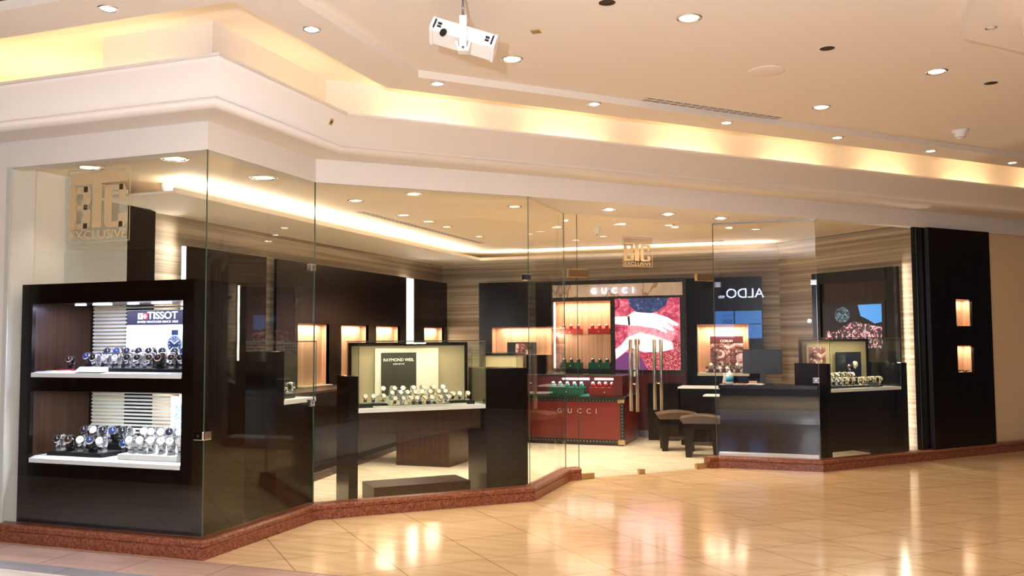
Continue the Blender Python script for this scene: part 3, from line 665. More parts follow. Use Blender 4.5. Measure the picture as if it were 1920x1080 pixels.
# ------------------------------------------------------------------ watches
CT = Matrix.Translation((0, 0, 0))
def make_watch(name, metal, dial, strap, stand, label, group, k=1.0):
    t = thing(name, label, 'watch', (0, -50, 0), 0, group)
    r = .026 * k; cz = .040 * k
    # strap loop (closed oval around x axis), open C clip inside
    def loop(mname, rr, w, th, pname, a0=0, a1=2 * PI, n=22):
        g = mb(mname); closed = abs(a1 - a0 - 2 * PI) < 1e-6; V = []
        for i in range(n if closed else n + 1):
            a = a0 + (a1 - a0) * i / n; c, s_ = math.cos(a), math.sin(a)
            ring = [g.bm.verts.new((x, -q * c * 1.0, cz + q * s_ * 1.12)) for x, q in ((-w, rr), (w, rr), (w, rr + th), (-w, rr + th))]
            V.append(ring)
        m_ = len(V)
        for i in range(m_ if closed else m_ - 1):
            A, B = V[i], V[(i + 1) % m_]
            for j in range(4): g._f([A[j], A[(j + 1) % 4], B[(j + 1) % 4], B[j]], True)
        if not closed: g._f(V[0]); g._f(V[-1][::-1])
        return g.done(pname, t)
    loop(strap, r, .0105 * k, .003 * k, 'strap')
    loop(stand, r - .005 * k, .012 * k, .004 * k, 'cuff_stand', a0=-.9, a1=PI + .9)
    tilt = Matrix.Translation((0, -r * .98, cz + r * .50)) @ Matrix.Rotation(math.radians(64), 4, 'X')
    wc = mb(metal).lathe([(.001, -.003 * k), (.017 * k, -.003 * k), (.020 * k, 0), (.020 * k, .005 * k), (.0175 * k, .0085 * k), (.001, .0085 * k)], 20, smooth=False); wc = wc.done('watch_case', t, tilt)
    g = mb(dial); g.lathe([(.001, .0086 * k), (.0155 * k, .0086 * k), (.0155 * k, .0090 * k), (.001, .0090 * k)], 18, smooth=False)
    g.use('dial_black' if dial == 'dial_white' else 'dial_white'); g.box(-.0006, .0006, -.001, .011 * k, .0090 * k, .0094 * k); g.box(-.001, .008 * k, -.0006, .0006, .0090 * k, .0094 * k)
    g.done('dial', wc)
    mb(metal).tube([(.019 * k, 0, .003 * k), (.0235 * k, 0, .003 * k)], .0025 * k, 8).done('crown', wc)
    mb(stand).box(-.012 * k, .012 * k, -.018 * k, .018 * k, 0, .010 * k).done('stand_foot', t)
    return t
protos = {}
def proto(key):
    if key not in protos:
        metal, dial, strap, stand = {
            'steel_white': ('watch_steel', 'dial_white', 'watch_steel', 'plastic_grey'), 'steel_black': ('watch_steel', 'dial_black', 'watch_steel', 'plastic_grey'),
            'steel_blue': ('watch_steel', 'dial_blue', 'strap_black', 'black'), 'gold_white': ('watch_gold', 'dial_white', 'watch_gold', 'offwhite'),
            'gold_brown': ('watch_gold', 'dial_white', 'strap_brown', 'offwhite'), 'rose_black': ('watch_rose', 'dial_black', 'strap_black', 'black')}[key]
        protos[key] = make_watch('wristwatch', metal, dial, strap, stand, 'wristwatch', 'wristwatches')
    return protos[key]
used = set()
LOOK = {'steel_white': 'steel watch with white dial', 'steel_black': 'steel watch with black dial', 'steel_blue': 'black-strapped watch with blue dial',
        'gold_white': 'gold watch with white dial', 'gold_brown': 'gold-cased watch on brown strap', 'rose_black': 'rose gold watch on black strap'}
nwatch = 0
def watch(key, M4, s, t, z, rot, where, group, scale=1.0):
    global nwatch
    p = M4 @ Vector((s, t, z)); rz = M4.to_euler().z + rot; pr0 = proto(key); nwatch += 1
    lb = LOOK[key] + ', ' + where; gr = group + ', ' + key.replace('_', ' and ')
    if key not in used:
        used.add(key); pr0.location = p; pr0.rotation_euler = (0, 0, rz); pr0['label'] = lb; pr0['group'] = gr; pr0.scale = (scale,) * 3; return pr0
    return dup(pr0, p, rz, lb, gr, scale)
def frame(o, ang): return Matrix.Translation((o[0], o[1], 0)) @ Matrix.Rotation(ang, 4, 'Z')
ID = Matrix.Identity(4)

# ------------------------------------------------------------------ left window cabinet with the red-cross watch sign
cb = thing('window_cabinet', 'large dark wood two-shelf watch display cabinet behind the far left pane', 'cabinet', (0, .12, 0))
X0, X1, D = -1.76, -.19, .58
u = (-1.655, -.285)
g = mb('wenge'); board(g, X0, X1, 0, 1.86, 0, .03, holes=((u[0], u[1], 1.182, 1.714), (u[0], u[1], .572, 1.072))); g.done('front_frame', cb)
box('side_panel', 'walnut', X0, u[0], .03, D, 0, 1.86, cb); box('side_panel', 'wenge', u[1], X1, .03, D, 0, 1.86, cb)
box('top_panel', 'wenge', u[0], u[1], .03, D, 1.714, 1.86, cb); box('divider', 'wenge', u[0], u[1], .03, D, 1.072, 1.170, cb); box('base', 'wenge', u[0], u[1], .03, D, 0, .545, cb)
for z, h in ((1.172, .040), (.547, .045)):
    g = mb('white'); g.prism([(-.004, z), (-.004, z + .030), (.05, z + h), (D, z + h), (D, z)], 'x', u[0] + .004, u[1] - .004); g.done('shelf', cb)
for z0, z1 in ((1.215, 1.712), (.592, 1.07)):
    g = mb('plaster_grey'); n = 17
    for i in range(n):
        z = z0 + (z1 - z0) * (i + .3) / n; g.box(u[0] + .004, -.35, D - .012, D - .004, z, z + (z1 - z0) / n * .52)
    g.use('wenge').box(u[0], u[0] + .012, D - .02, D, z0, z1)
    g.done('slatted_back', cb)
for i, x in enumerate((-1.42, -1.21, -.92, -.66)):
    g = mb('lamp_cool'); w = .05 if i % 2 == 0 else .085
    g.lathe([(.001, -.006), (w, -.006), (w, 0)], 20, (x, .22, 1.712), Matrix.Diagonal((1, .5, 1, 1))); g.done('shelf_lamp', cb)
    light('shelf_light', 'AREA', (x, .22, 1.70), 3.4, (.60, .62, 1), size=.10, parent=cb)
for x in (-1.35, -.95, -.55):
    light('shelf_light', 'AREA', (x, .16, 1.066), 4.2, (.80, .84, 1), size=.12, parent=cb)
# upper sign box
sg = thing('brand_lightbox', 'lit white watch sign with black header on the upper shelf of the left cabinet', 'sign', (-.92, .62, 1.212))
box('sign_body', 'ad_black', -.30, .275, -.02, .03, 0, .455, sg); box('light_panel', 'lightbox', -.30, .275, -.023, -.02, 0, .345, sg)
text('TISSOT', 'lettering', 'ad_white', .078, sg, (.045, -.024, .392), width=.285, bold=.0015)
text('SWISS WATCHES SINCE 1853', 'lettering', 'ad_white', .022, sg, (-.0, -.024, .362), width=.385)
g = mb('ad_white'); g.box(-.19, -.145, -.024, -.021, .39, .437); g.done('logo_square', sg); box('logo_square', 'ad_red', -.142, -.097, -.024, -.021, .39, .437, sg)
text('T', 'lettering', 'ad_black', .045, sg, (-.1675, -.0265, .398)); text('+', 'lettering', 'ad_white', .06, sg, (-.1195, -.0265, .39), bold=.003)
g = mb('ad_grey'); Y_ = Matrix.Rotation(PI / 2, 4, 'X')
g.lathe([(.001, 0), (.068, 0), (.068, .004), (.001, .004)], 28, (.165, -.024, .20), Y_); g.done('pictured_case', sg)
g = mb('ad_blue'); g.lathe([(.001, 0), (.056, 0), (.056, .002), (.001, .002)], 28, (.165, -.028, .20), Y_); g.box(.135, .195, -.026, -.0235, .265, .305); g.box(.140, .19, -.026, -.0235, .09, .135); g.done('pictured_dial', sg)
g = mb('ad_white'); 
for kx in range(12):
    a = kx * PI / 6; cx, cz_ = .165 + .047 * math.sin(a), .20 + .047 * math.cos(a); g.box(cx - .003, cx + .003, -.0315, -.030, cz_ - .003, cz_ + .003)
g.prism([(.163, .198), (.130, .225), (.133, .229), (.167, .203)], 'y', -.0315, -.030); g.prism([(.163, .203), (.200, .226), (.203, .222), (.168, .198)], 'y', -.0315, -.030); g.done('pictured_hands', sg)
light('sign_light', 'AREA', (0, -.03, .18), 1.2, (.95, .96, 1), size=.5, sizey=.3, direction=(0, -1, 0), parent=sg)
# lower picture panel
t = thing('advert_stand', 'white panel with blue pictures at the right of the lower shelf', 'panel', (-.63, .56, .592)); box('panel_board', 'lightbox', -.12, .12, 0, .012, 0, .425, t)
box('picture', 'flowers_ad', -.09, .08, -.003, 0, .25, .36, t); box('picture', 'flowers_ad', -.09, .04, -.003, 0, .12, .235, t)
tag(mb('paper').box(-.18, .18, -.005, .005, 0, .16, .002).done('white_card'), 'white card standing behind the watches on the lower shelf', 'card').location = (-1.30, .60, .594)
tag(mb('black').box(-.17, .17, -.03, .03, 0, .13, .003).done('display_riser'), 'dark green-black riser behind the lower shelf watches', 'riser').location = (-.95, .62, .594)
# trays
def tray(cx, cy, z, w, d, h, m_, lb, M4=ID, rot=0, cat='tray'):
    p = M4 @ Vector((cx, cy, z)); t = thing('display_tray', lb, cat, p, M4.to_euler().z + rot)
    box('tray_base', m_, -w / 2, w / 2, -d / 2, d / 2, 0, h, t, .002); box('tray_pad', 'blackmatte' if m_ != 'white' else 'paper', -w / 2 + .008, w / 2 - .008, -d / 2 + .008, d / 2 - .008, h, h + .003, t); return t
ZU, ZL = 1.213, .593
tray(-.78, .27, ZU, .92, .16, .02, 'black', 'long black tray at the front of the upper shelf in the left cabinet')
tray(-.88, .40, ZU, 1.18, .10, .03, 'black', 'raised black step behind the front tray of the upper shelf')
tray(-.86, .535, ZU, 1.12, .07, .055, 'black', 'highest black step at the back of the upper shelf')
tray(-1.56, .40, ZU, .15, .14, .012, 'red', 'small red tray at the left of the upper shelf')
tray(-1.30, .30, ZL, .52, .22, .025, 'black', 'black tray at the left of the lower shelf')
tray(-1.25, .46, ZL, .50, .09, .07, 'black', 'black riser behind the left tray of the lower shelf')
tray(-.62, .26, ZL, .52, .18, .035, 'white', 'white tray at the right front of the lower shelf')
tray(-.66, .46, ZL, .60, .12, .075, 'white', 'white riser behind the white tray of the lower shelf')
pc = thing('name_placard', 'white sloped name placard at the front of the upper shelf', 'placard', (-1.12, .155, ZU)); mb('paper').prism([(-.03, 0), (.03, 0), (.03, .035), (.022, .035)], 'x', -.13, .13).done('placard_body', pc)
tx = text('T+TISSOT', 'lettering', 'ad_blue', .02, pc, (0, -.0, .018), rot=(math.radians(36), 0, 0), ext=.0003)
for i, x in enumerate((-1.56, -1.48)):
    tag(box('leaflet', 'paper', -.035, .035, -.025, .025, 0, .004), ('left' if i == 0 else 'right') + ' of two white leaflets at the left end of the upper shelf', 'leaflet', 'leaflets on the upper shelf').location = (x, .22 + i * .04, ZU)
tag(mb('peach_wood').box(-.07, .07, -.004, .004, 0, .12, .001).done('display_card'), 'peach coloured card behind the watches at the left of the upper shelf', 'card').location = (-1.36, .56, ZU)
keys_s = ['steel_white', 'steel_black', 'steel_black', 'steel_blue', 'steel_black', 'steel_blue', 'rose_black']
def row(M4, s0, s1, n, t, z, where, group, keys, jit=.006, rot=0, scale=1.0, rj=.25):
    scale *= 1.18 * (1.22 if where.endswith('left cabinet') or 'lower shelf' in where else 1)
    for i in range(n):
        s = s0 + (s1 - s0) * (i + .5) / n + random.uniform(-jit, jit)
        watch(random.choice(keys), M4, s, t + random.uniform(-jit, jit), z, rot + random.uniform(-rj, rj), where, group, scale)
R0 = .35
row(ID, -1.22, -.34, 9, .26, ZU + .023, 'front row, upper shelf of the left cabinet', 'upper shelf front row watches', keys_s, rot=R0)
row(ID, -1.42, -.34, 11, .40, ZU + .033, 'middle row, upper shelf of the left cabinet', 'upper shelf middle row watches', keys_s, rot=R0)
row(ID, -1.38, -.34, 10, .535, ZU + .058, 'back row, upper shelf of the left cabinet', 'upper shelf back row watches', keys_s, rot=R0, scale=1.1)
watch('rose_black', ID, -1.54, .38, ZU + .016, .3, 'alone on the red tray of the upper shelf', 'single watch on the red tray', 1.3)
row(ID, -1.56, -1.06, 5, .27, ZL + .028, 'front row of the left tray on the lower shelf', 'lower shelf left front watches', keys_s, rot=R0, scale=1.15)
row(ID, -1.48, -1.02, 5, .46, ZL + .073, 'on the left riser of the lower shelf', 'lower shelf left riser watches', keys_s, rot=R0, scale=1.25)
row(ID, -1.0, -.88, 2, .36, ZL, 'between the two trays of the lower shelf', 'lower shelf middle watches', keys_s, rot=R0, scale=1.2)
row(ID, -.88, -.36, 6, .27, ZL + .038, 'on the white tray of the lower shelf', 'lower shelf white tray watches', ['steel_white'], rot=R0, scale=1.2)
row(ID, -.94, -.36, 7, .46, ZL + .078, 'on the white riser of the lower shelf', 'lower shelf white riser watches', ['steel_white', 'steel_white', 'steel_black'], rot=R0, scale=1.2)

# ------------------------------------------------------------------ glass vitrines
def vitrine(label, M4, s0, s1, t0, t1, ztray, ztop, left=None, right=None, apron=.64, backz=None, base=True, apm='walnut'):
    p = M4 @ Vector((0, 0, 0)); v = thing('watch_vitrine', label, 'vitrine', p, M4.to_euler().z)
    g = mb('white'); g.box(s0, s1, t0, t1, ztray - .035, ztray, .003); g.done('display_base', v)
    box('apron', apm, s0 + .02, s1 - .02, t0 + .08, t1 - .02, apron, ztray - .035, v)
    t_ = .006
    for nm, q in (('front_glass', (s0, s1, t0, t0 + t_, ztray, ztop)), ('side_glass', (s0, s0 + t_, t0 + t_, t1, ztray, ztop)), ('side_glass', (s1 - t_, s1, t0 + t_, t1, ztray, ztop)), ('top_glass', (s0, s1, t0, t1, ztop, ztop + t_))):
        box(nm, 'vglass', *q, v)
    g = mb('glass_edge'); e = .002
    for x in (s0, s1): g.box(x - e, x + e, t0 - e, t0 + e, ztray, ztop)
    g.box(s0, s1, t0 - e, t0, ztop - .001, ztop + t_ + .001); g.box(s0 - e, s0, t0, t1, ztop, ztop + t_); g.box(s1, s1 + e, t0, t1, ztop, ztop + t_); g.done('glass_edges', v)
    bz = backz or ztop - .01
    g = mb('wenge'); board(g, s0 + .012, s1 - .012, ztray, bz, t1 - .03, t1, holes=((s0 + .04, s1 - .04, ztray, bz - .03),)); g.done('back_frame', v)
    box('back_board', 'tan', s0 + .04, s1 - .04, t1 - .015, t1, ztray, bz - .03, v)
    light('vitrine_light', 'AREA', ((s0 + s1) / 2, (t0 + t1) / 2 - .03, ztop - .012), 4.0 * (s1 - s0), (1, .90, .66), size=(s1 - s0) * .8, sizey=.03, parent=v)
    for key, q in (('end_panel', left), ('end_panel', right)):
        if q: box(key, 'wenge', q[0], q[1], t0 - .005, t1 + (q[3] if len(q) > 3 else 0), .0, q[2], v)
    return v
C1 = frame(P1, math.atan2(P2[1] - P1[1], P2[0] - P1[0]))
v1 = vitrine('glass watch vitrine with a dark grey sign behind the wide pane', C1, .44, 1.62, .30, .75, .84, 1.418, left=(.355, .435, 1.12), right=(1.625, 2.04, 1.165), apron=.62)
box('floor_plinth', 'walnut', .60, 1.50, .38, .78, .0, .15, v1)
box('lamp_bar', 'offwhite', .94, 1.12, .52, .55, 1.395, 1.41, v1)
t = thing('sign_board', 'dark grey watch sign on a cream board in the middle vitrine', 'sign', C1 @ Vector((1.0, .70, .84)), C1.to_euler().z)
box('backing_board', 'offwhite', -.305, .305, 0, .01, 0, .515, t); box('sign_face', 'plastic_grey', -.25, .085, -.008, 0, 0, .475, t)
t.children[1].data.materials.clear(); t.children[1].data.materials.append(mat('charcoal_sign_face', (.03, .028, .02), .6))
text('RAYMOND WEIL', 'lettering', 'paper', .04, t, (-.085, -.010, .395), width=.29); text('GENEVE', 'lettering', 'paper', .016, t, (-.085, -.010, .365), width=.11)
keys_g = ['gold_white', 'steel_white', 'gold_white', 'gold_brown', 'steel_white']
tray(.60, .46, .842, .26, .14, .028, 'black', 'dark tray at the left of the middle vitrine', C1); tray(1.43, .46, .842, .24, .14, .03, 'black', 'dark tray at the right of the middle vitrine', C1)
tray(1.08, .47, .842, .20, .12, .03, 'black', 'dark tray in the centre of the middle vitrine', C1); tray(1.02, .361, .842, .86, .055, .014, 'offwhite', 'long cream strip tray at the front of the middle vitrine', C1)
row(C1, .50, .72, 3, .45, .875, 'left tray of the middle vitrine', 'middle vitrine left tray watches', keys_g)
row(C1, 1.30, 1.54, 3, .45, .876, 'right tray of the middle vitrine', 'middle vitrine right tray watches', keys_g)
row(C1, .74, 1.30, 8, .366, .858, 'front row of the middle vitrine', 'middle vitrine front row watches', keys_g, scale=.95)
row(C1, .74, 1.32, 8, .47, .90, 'middle row of the middle vitrine', 'middle vitrine middle row watches', keys_g)
row(C1, .68, 1.34, 7, .565, .93, 'back row of the middle vitrine', 'middle vitrine back row watches', keys_g, scale=1.05)
tray(1.02, .575, .842, .70, .07, .086, 'offwhite', 'tall cream riser at the back of the middle vitrine', C1); tray(.86, .475, .842, .2, .09, .055, 'offwhite', 'cream riser left of the centre tray in the middle vitrine', C1); tray(1.245, .475, .842, .10, .09, .055, 'offwhite', 'cream riser right of the centre tray in the middle vitrine', C1)

C2 = frame((0, .0), PI / 2)     # local x = world y, local y = -world x
v2 = vitrine('small glass watch vitrine behind the corner pane', C2, 1.10, 1.56, .12, .50, .96, 1.42, left=(.99, 1.09, 1.345), right=None, apron=.8, backz=1.345)
box('end_panel', 'wenge', 1.03, 1.56, .14, .50, 0, .92, v2)
tray(1.28, .30, .962, .26, .16, .03, 'black', 'dark tray in the corner vitrine', C2)
row(C2, 1.16, 1.46, 3, .28, .995, 'in the corner vitrine', 'corner vitrine watches', ['gold_white', 'steel_black', 'gold_brown'], scale=1.1)
t = thing('watch_bust', 'black round watch display pad in the corner vitrine', 'display pad', C2 @ Vector((1.2, .38, .962)), PI / 2); box('stem', 'black', -.012, .012, -.012, .012, 0, .14, t); mb('black').lathe([(.001, -.01), (.045, -.01), (.045, .012), (.001, .012)], 24, (0, 0, .18), Matrix.Rotation(PI / 2 - .3, 4, 'X')).done('pad', t)

C3 = frame(P5, FA)
v3 = vitrine('glass watch vitrine behind the right pane, with a dark advert', C3, .34, 1.50, .15, .62, .855, 1.425, left=(.28, .335, 1.14), right=(1.505, 1.60, 1.13), apron=.15, apm='wenge')
t = thing('advert_board', 'black advert board with two pictured watches in the right vitrine', 'advert', C3 @ Vector((1.10, .56, .857)), FA)
box('board', 'ad_black', -.20, .22, 0, .012, 0, .40, t); box('picture', 'watch_ad_dark', -.19, -.04, -.003, 0, .02, .38, t)
g = mb('watch_rose'); g.lathe([(.001, 0), (.038, 0), (.038, .004), (.001, .004)], 24, (.02, -.001, .22), Y_); g.use('watch_steel').lathe([(.001, 0), (.05, 0), (.05, .004), (.001, .004)], 24, (.12, -.001, .25), Y_); g.use('offwhite').lathe([(.001, .0045), (.038, .0045), (.038, .006), (.001, .006)], 24, (.12, -.001, .25), Y_); g.done('pictured_watches', t)
text('RAYMOND WEIL', 'lettering', 'tan', .022, t, (.07, -.004, .33), width=.16) if False else None
t = thing('advert_board', 'small pink watch advert at the left end of the right vitrine', 'advert', C3 @ Vector((.62, .56, .857)), FA); box('board', 'tan', -.2, .2, 0, .012, 0, .50, t); box('picture', 'watch_ad', -.17, .10, -.003, 0, .06, .46, t)
row(C3, .42, 1.32, 10, .30, .872, 'front row of the right vitrine', 'right vitrine front row watches', keys_g, rot=.3, scale=1.25)
tray(.85, .30, .857, .92, .10, .014, 'black', 'long dark tray at the front of the right vitrine', C3); tray(.75, .44, .857, .72, .10, .06, 'black', 'dark riser in the right vitrine', C3)
row(C3, .42, 1.02, 7, .44, .92, 'back row of the right vitrine', 'right vitrine back row watches', keys_g, rot=.3, scale=1.3)
tag(box('price_block', 'black', -.05, .05, -.02, .02, 0, .055), 'small black block among the watches of the right vitrine', 'display block').location = C3 @ Vector((1.12, .22, .857))

# desk beyond the middle vitrine
t = thing('sales_desk', 'dark wood desk on a block pedestal seen below the middle vitrine', 'desk', (-.44, 4.62, 0)); box('pedestal', 'walnut', -.33, .33, -.32, .30, 0, .60, t); box('desk_top', 'wenge', -.75, .75, -.38, .38, .60, .68, t, .003); box('modesty_panel', 'wenge_flat', -.72, .72, .28, .33, .3, .6, t)

# ------------------------------------------------------------------ rear wall fittings (front plane y = 8)
rw = thing('rear_cabinet', 'tall dark wood wall cabinet with a lit shelf niche left of the marble sign', 'cabinet', (0, 8.0, 0))
g = mb('wenge'); board(g, -1.22, -.03, 0, 2.32, 0, .03, holes=((-1.01, -.03, 1.20, 1.62),)); g.done('front_panel', rw)
g = mb('peach_wood'); g.box(-1.02, -.03, .17, .18, 1.19, 1.63); g.box(-1.02, -1.01, .03, .17, 1.19, 1.63); g.box(-1.02, -.03, .03, .17, 1.62, 1.63); g.use('offwhite').box(-1.02, -.03, .0, .17, 1.19, 1.20); g.done('niche_lining', rw)
light('niche_light', 'AREA', (-.5, .08, 1.61), 6, SOFT, size=.8, sizey=.06, parent=rw)
t = thing('framed_picture', 'small dark framed picture standing in the lit niche of the rear cabinet', 'picture', (-.55, 8.10, 1.20)); box('frame', 'black', -.24, .24, 0, .012, 0, .19, t); box('picture', 'watch_ad', -.10, .10, -.003, 0, .01, .17, t)

gu = thing('brand_wall_unit', 'studded dark wall unit with a lit bay, an advert screen and a marble header', 'wall unit', (0, 8.0, 0))
g = mb('black'); board(g, -.03, 1.99, .93, 2.31, -.02, .0, holes=((.0, .885, .985, 2.0), (.95, 1.915, .975, 2.03), (-.01, 1.955, 2.06, 2.25))); g.done('frame', gu)
g = mb('steel')
def studs(g, pts, y, r=.006):
    for x, z in pts: g.sphere((x, y, z), r, (1, .6, 1), 5)
pts = [(x * .17 + .0, zz) for x in range(12) for zz in (2.045, 2.285, .955)] + [(.917, 1.03 + .1 * i) for i in range(10)] + [(1.952, 1.03 + .1 * i) for i in range(10)]
studs(g, pts, -.022); g.done('studs', gu)
box('marble_header', 'marble_sign', -.01, 1.955, -.015, .0, 2.06, 2.25, gu)
for c, x in zip('GUCCI', (.64, .80, .955, 1.11, 1.235)):
    text(c, 'letter', 'signblue', .125, gu, (x, -.04, 2.105), ext=.006, bold=.001)
light('sign_light', 'AREA', (.95, -.045, 2.15), .05, (.6, .68, 1), size=.7, sizey=.1, direction=(0, 1, 0), parent=gu)
g = mb('peach_wood'); g.box(.0, .885, .16, .17, .985, 2.0); g.box(-.01, .0, .0, .17, .985, 2.0); g.box(.885, .895, .0, .17, .985, 2.0); g.box(.0, .885, .0, .17, 2.0, 2.01); g.use('black').box(0, .885, 0, .17, .975, .985)
g.done('bay_lining', gu); box('led_strip', 'led', .004, .02, .01, .03, 1.0, 1.99, gu); box('glass_shelf', 'vglass', .002, .883, .01, .16, 1.495, 1.503, gu)
light('bay_light', 'AREA', (.44, .04, 1.985), 8, (1, .72, .52), size=.8, sizey=.05, parent=gu); light('bay_light', 'AREA', (.04, .05, 1.5), 4, (1, .80, .62), size=.9, sizey=.04, direction=(1, .3, 0), parent=gu)
box('lower_panel', 'burgundy_deep', .88, 1.99, -.02, .0, .10, .93, gu); box('skirting', 'steel', .88, 1.99, -.03, .0, .0, .10, gu)
tag(box('low_cabinet', 'wenge', 1.50, 1.93, 7.62, 7.94, 0, .80), 'low dark cabinet below the advert screen behind the stools', 'cabinet')
# advert screen: layered flat picture
ad = thing('advert_screen', 'bright pink advert of hands wearing watches and rings', 'advert screen', (1.432, 7.998, 1.502))
box('screen', 'poster_pink', -.48, .48, -.006, 0, -.525, .525, ad)
def shape(nm, m_, pts, d): return mb(m_).prism(pts, 'y', -.006 - d, -.006).done(nm, ad)
shape('pictured_plate', 'poster_blue', [(-.28, .525), (-.26, .42), (-.15, .32), (.0, .29), (.16, .33), (.28, .42), (.32, .525)], .002)
shape('pictured_dish', 'poster_dish', [(.06 + .36 * math.cos(i * PI / 12), .04 + .26 * math.sin(i * PI / 12)) for i in range(24)], .001)
shape('pictured_hand', 'poster_skin', [(-.48, .26), (-.30, .26), (-.20, .33), (-.05, .31), (.10, .30), (.30, .24), (.46, .14), (.44, .11), (.28, .16), (.40, .06), (.37, .04), (.2, .11), (.30, .03), (.27, .01), (.12, .08), (-.02, .10), (-.14, .12), (-.30, .13), (-.48, .15)], .003)
shape('pictured_cuff', 'ad_blue', [(-.29, .265), (-.26, .265), (-.25, .13), (-.28, .13)], .004)
shape('pictured_hand', 'poster_skin', [(-.48, -.22), (-.40, -.17), (-.30, -.05), (-.12, .02), (.05, -.01), (.36, -.12), (.38, -.22), (.22, -.26), (-.05, -.27), (-.25, -.20), (-.38, -.30), (-.47, -.37)], .003)
shape('pictured_sleeve', 'poster_red', [(.36, -.10), (.48, -.08), (.48, -.525), (-.0, -.525), (-.08, -.34), (.02, -.30), (.38, -.26)], .002)
shape('pictured_cloth', 'poster_purple', [(-.48, -.38), (-.32, -.27), (-.10, -.33), (.0, -.525), (-.48, -.525)], .002)
light('screen_light', 'AREA', (0, -.05, 0), 3, (1, .6, .65), size=.9, sizey=1.0, direction=(0, -1, 0), parent=ad)
# jewellery boxes
def gift_box(x, y, z, w, d, h, m_, lb, grp, content='red', n=3):
    t = thing('display_box', lb, 'box', (x, y, z), 0, grp); box('box_body', m_, -w / 2, w / 2, -d / 2, d / 2, 0, h, t, .006)
    mb('gold').lathe([(.002, 0), (.011, 0), (.011, .006), (.002, .006)], 10, (0, -d / 2 - .001, h * .45), Matrix.Rotation(PI / 2, 4, 'X')).done('clasp', t)
    g = mb(content)
    for i in range(n): g.lathe([(.028, 0), (.03, .03), (.022, .055)], 12, (-w / 2 + w * (i + .5) / n, 0, h - .004))
    g.done('cushion', t); g = mb('watch_steel')
    for i in range(n): xx = -w / 2 + w * (i + .5) / n; g.lathe([(.001, 0), (.02, 0), (.02, .006), (.001, .006)], 12, (xx, -.02, h + .055), Matrix.Rotation(.9, 4, 'X'))
    g.done('displayed_watches', t); return t
gift_box(.255, 8.07, 1.503, .34, .13, .085, 'red', 'left red watch box on the glass shelf of the lit bay', 'red boxes', 'red')
gift_box(.70, 8.07, 1.503, .33, .13, .085, 'red', 'right red watch box on the glass shelf of the lit bay', 'red boxes', 'red')
gift_box(.255, 8.07, .985, .33, .13, .095, 'emerald', 'left green watch box at the bottom of the lit bay', 'green boxes', 'emerald')
gift_box(.70, 8.07, .985, .33, .13, .095, 'emerald', 'right green watch box at the bottom of the lit bay', 'green boxes', 'emerald')

# dark panel with rounded lit display case, right of the advert screen
dp = thing('niche_cabinet', 'tall dark wall panel with a large rounded lit niche right of the advert screen', 'wall panel', (0, 8.0, 0))
g = mb('wenge'); board(g, 2.0, 3.06, 0, 2.30, 0, .03, holes=((2.165, 2.865, .94, 1.62),)); g.done('front_panel', dp)
g = mb('peach_wood'); g.box(2.155, 2.875, .17, .18, .93, 1.63); g.box(2.155, 2.165, -.03, .17, .93, 1.63); g.box(2.865, 2.875, -.03, .17, .93, 1.63); g.box(2.155, 2.875, -.03, .17, 1.62, 1.63); g.use('offwhite').box(2.155, 2.875, -.05, .17, .90, .94); g.done('niche_lining', dp)
light('niche_light', 'AREA', (2.51, .03, 1.60), 9, SOFT, size=.6, sizey=.08, parent=dp)
t = thing('advert_board', 'watch advert board standing in the rounded lit niche on the rear wall', 'advert', (2.55, 8.11, .94)); box('board', 'watch_ad', -.23, .23, 0, .012, 0, .42, t); box('header', 'burgundy_deep', -.23, .23, -.002, .012, .42, .52, t); text('CORUM', 'lettering', 'offwhite', .05, t, (.0, -.004, .435), width=.17)
row(ID, 2.24, 2.80, 6, 8.02, .942, 'front row of the rounded lit niche on the rear wall', 'rear niche watches', ['steel_white', 'steel_black'], scale=1.1)
row(ID, 2.28, 2.76, 4, 8.08, .99, 'back row of the rounded lit niche on the rear wall', 'rear niche back watches', ['steel_white', 'steel_black'], scale=1.1)
tray(2.52, 8.08, .942, .5, .06, .045, 'burgundy', 'dark red step in the rounded lit niche on the rear wall')

# tv cabinet on the right wall
wa = math.atan2(wd.y, wd.x)
tc = thing('tv_cabinet', 'tall dark wood cabinet holding a wall television at the right', 'cabinet', (WR.x, WR.y, 0), wa)
# local y positive = toward the shop's interior
g = mb('walnut'); g.box(.31, 1.66, .0, .05, 0, 2.285); g.done('back_panel', tc)
g = mb('wenge'); g.box(.31, .44, .05, .09, 0, 2.285); g.box(1.52, 1.66, .05, .09, 0, 2.285); g.box(.42, 1.52, .05, .09, 2.14, 2.285); g.done('frame', tc)
tvs = thing('television', 'wall television showing a crowd of racing riders under blue sky', 'television', (WR.x, WR.y, 0), wa)
box('screen_frame', 'black', .46, 1.48, .052, .085, 1.25, 1.89, tvs); box('picture', 'ad_black', .50, 1.44, .085, .087, 1.29, 1.85, tvs)
mb('tv_sky').prism([(.51, 1.84), (.88, 1.84), (.84, 1.70), (.74, 1.66), (.62, 1.60), (.51, 1.62)], 'y', .087, .088).done('picture_sky', tvs)
mb('tv').prism([(.51, 1.30), (1.43, 1.30), (1.43, 1.52), (1.25, 1.50), (1.12, 1.58), (.95, 1.64), (.78, 1.60), (.66, 1.58), (.51, 1.56)], 'y', .087, .0885).done('picture_crowd', tvs)
mb('tv_oval').prism([(1.14 + .13 * math.cos(i * PI / 8), 1.72 + .10 * math.sin(i * PI / 8)) for i in range(16)], 'y', .087, .088).done('picture_figure', tvs)
light('slot_light', 'AREA', (.29, .07, 1.2), 11, (1, .86, .72), size=.04, sizey=2.2, direction=(-1, .25, 0), parent=tc)
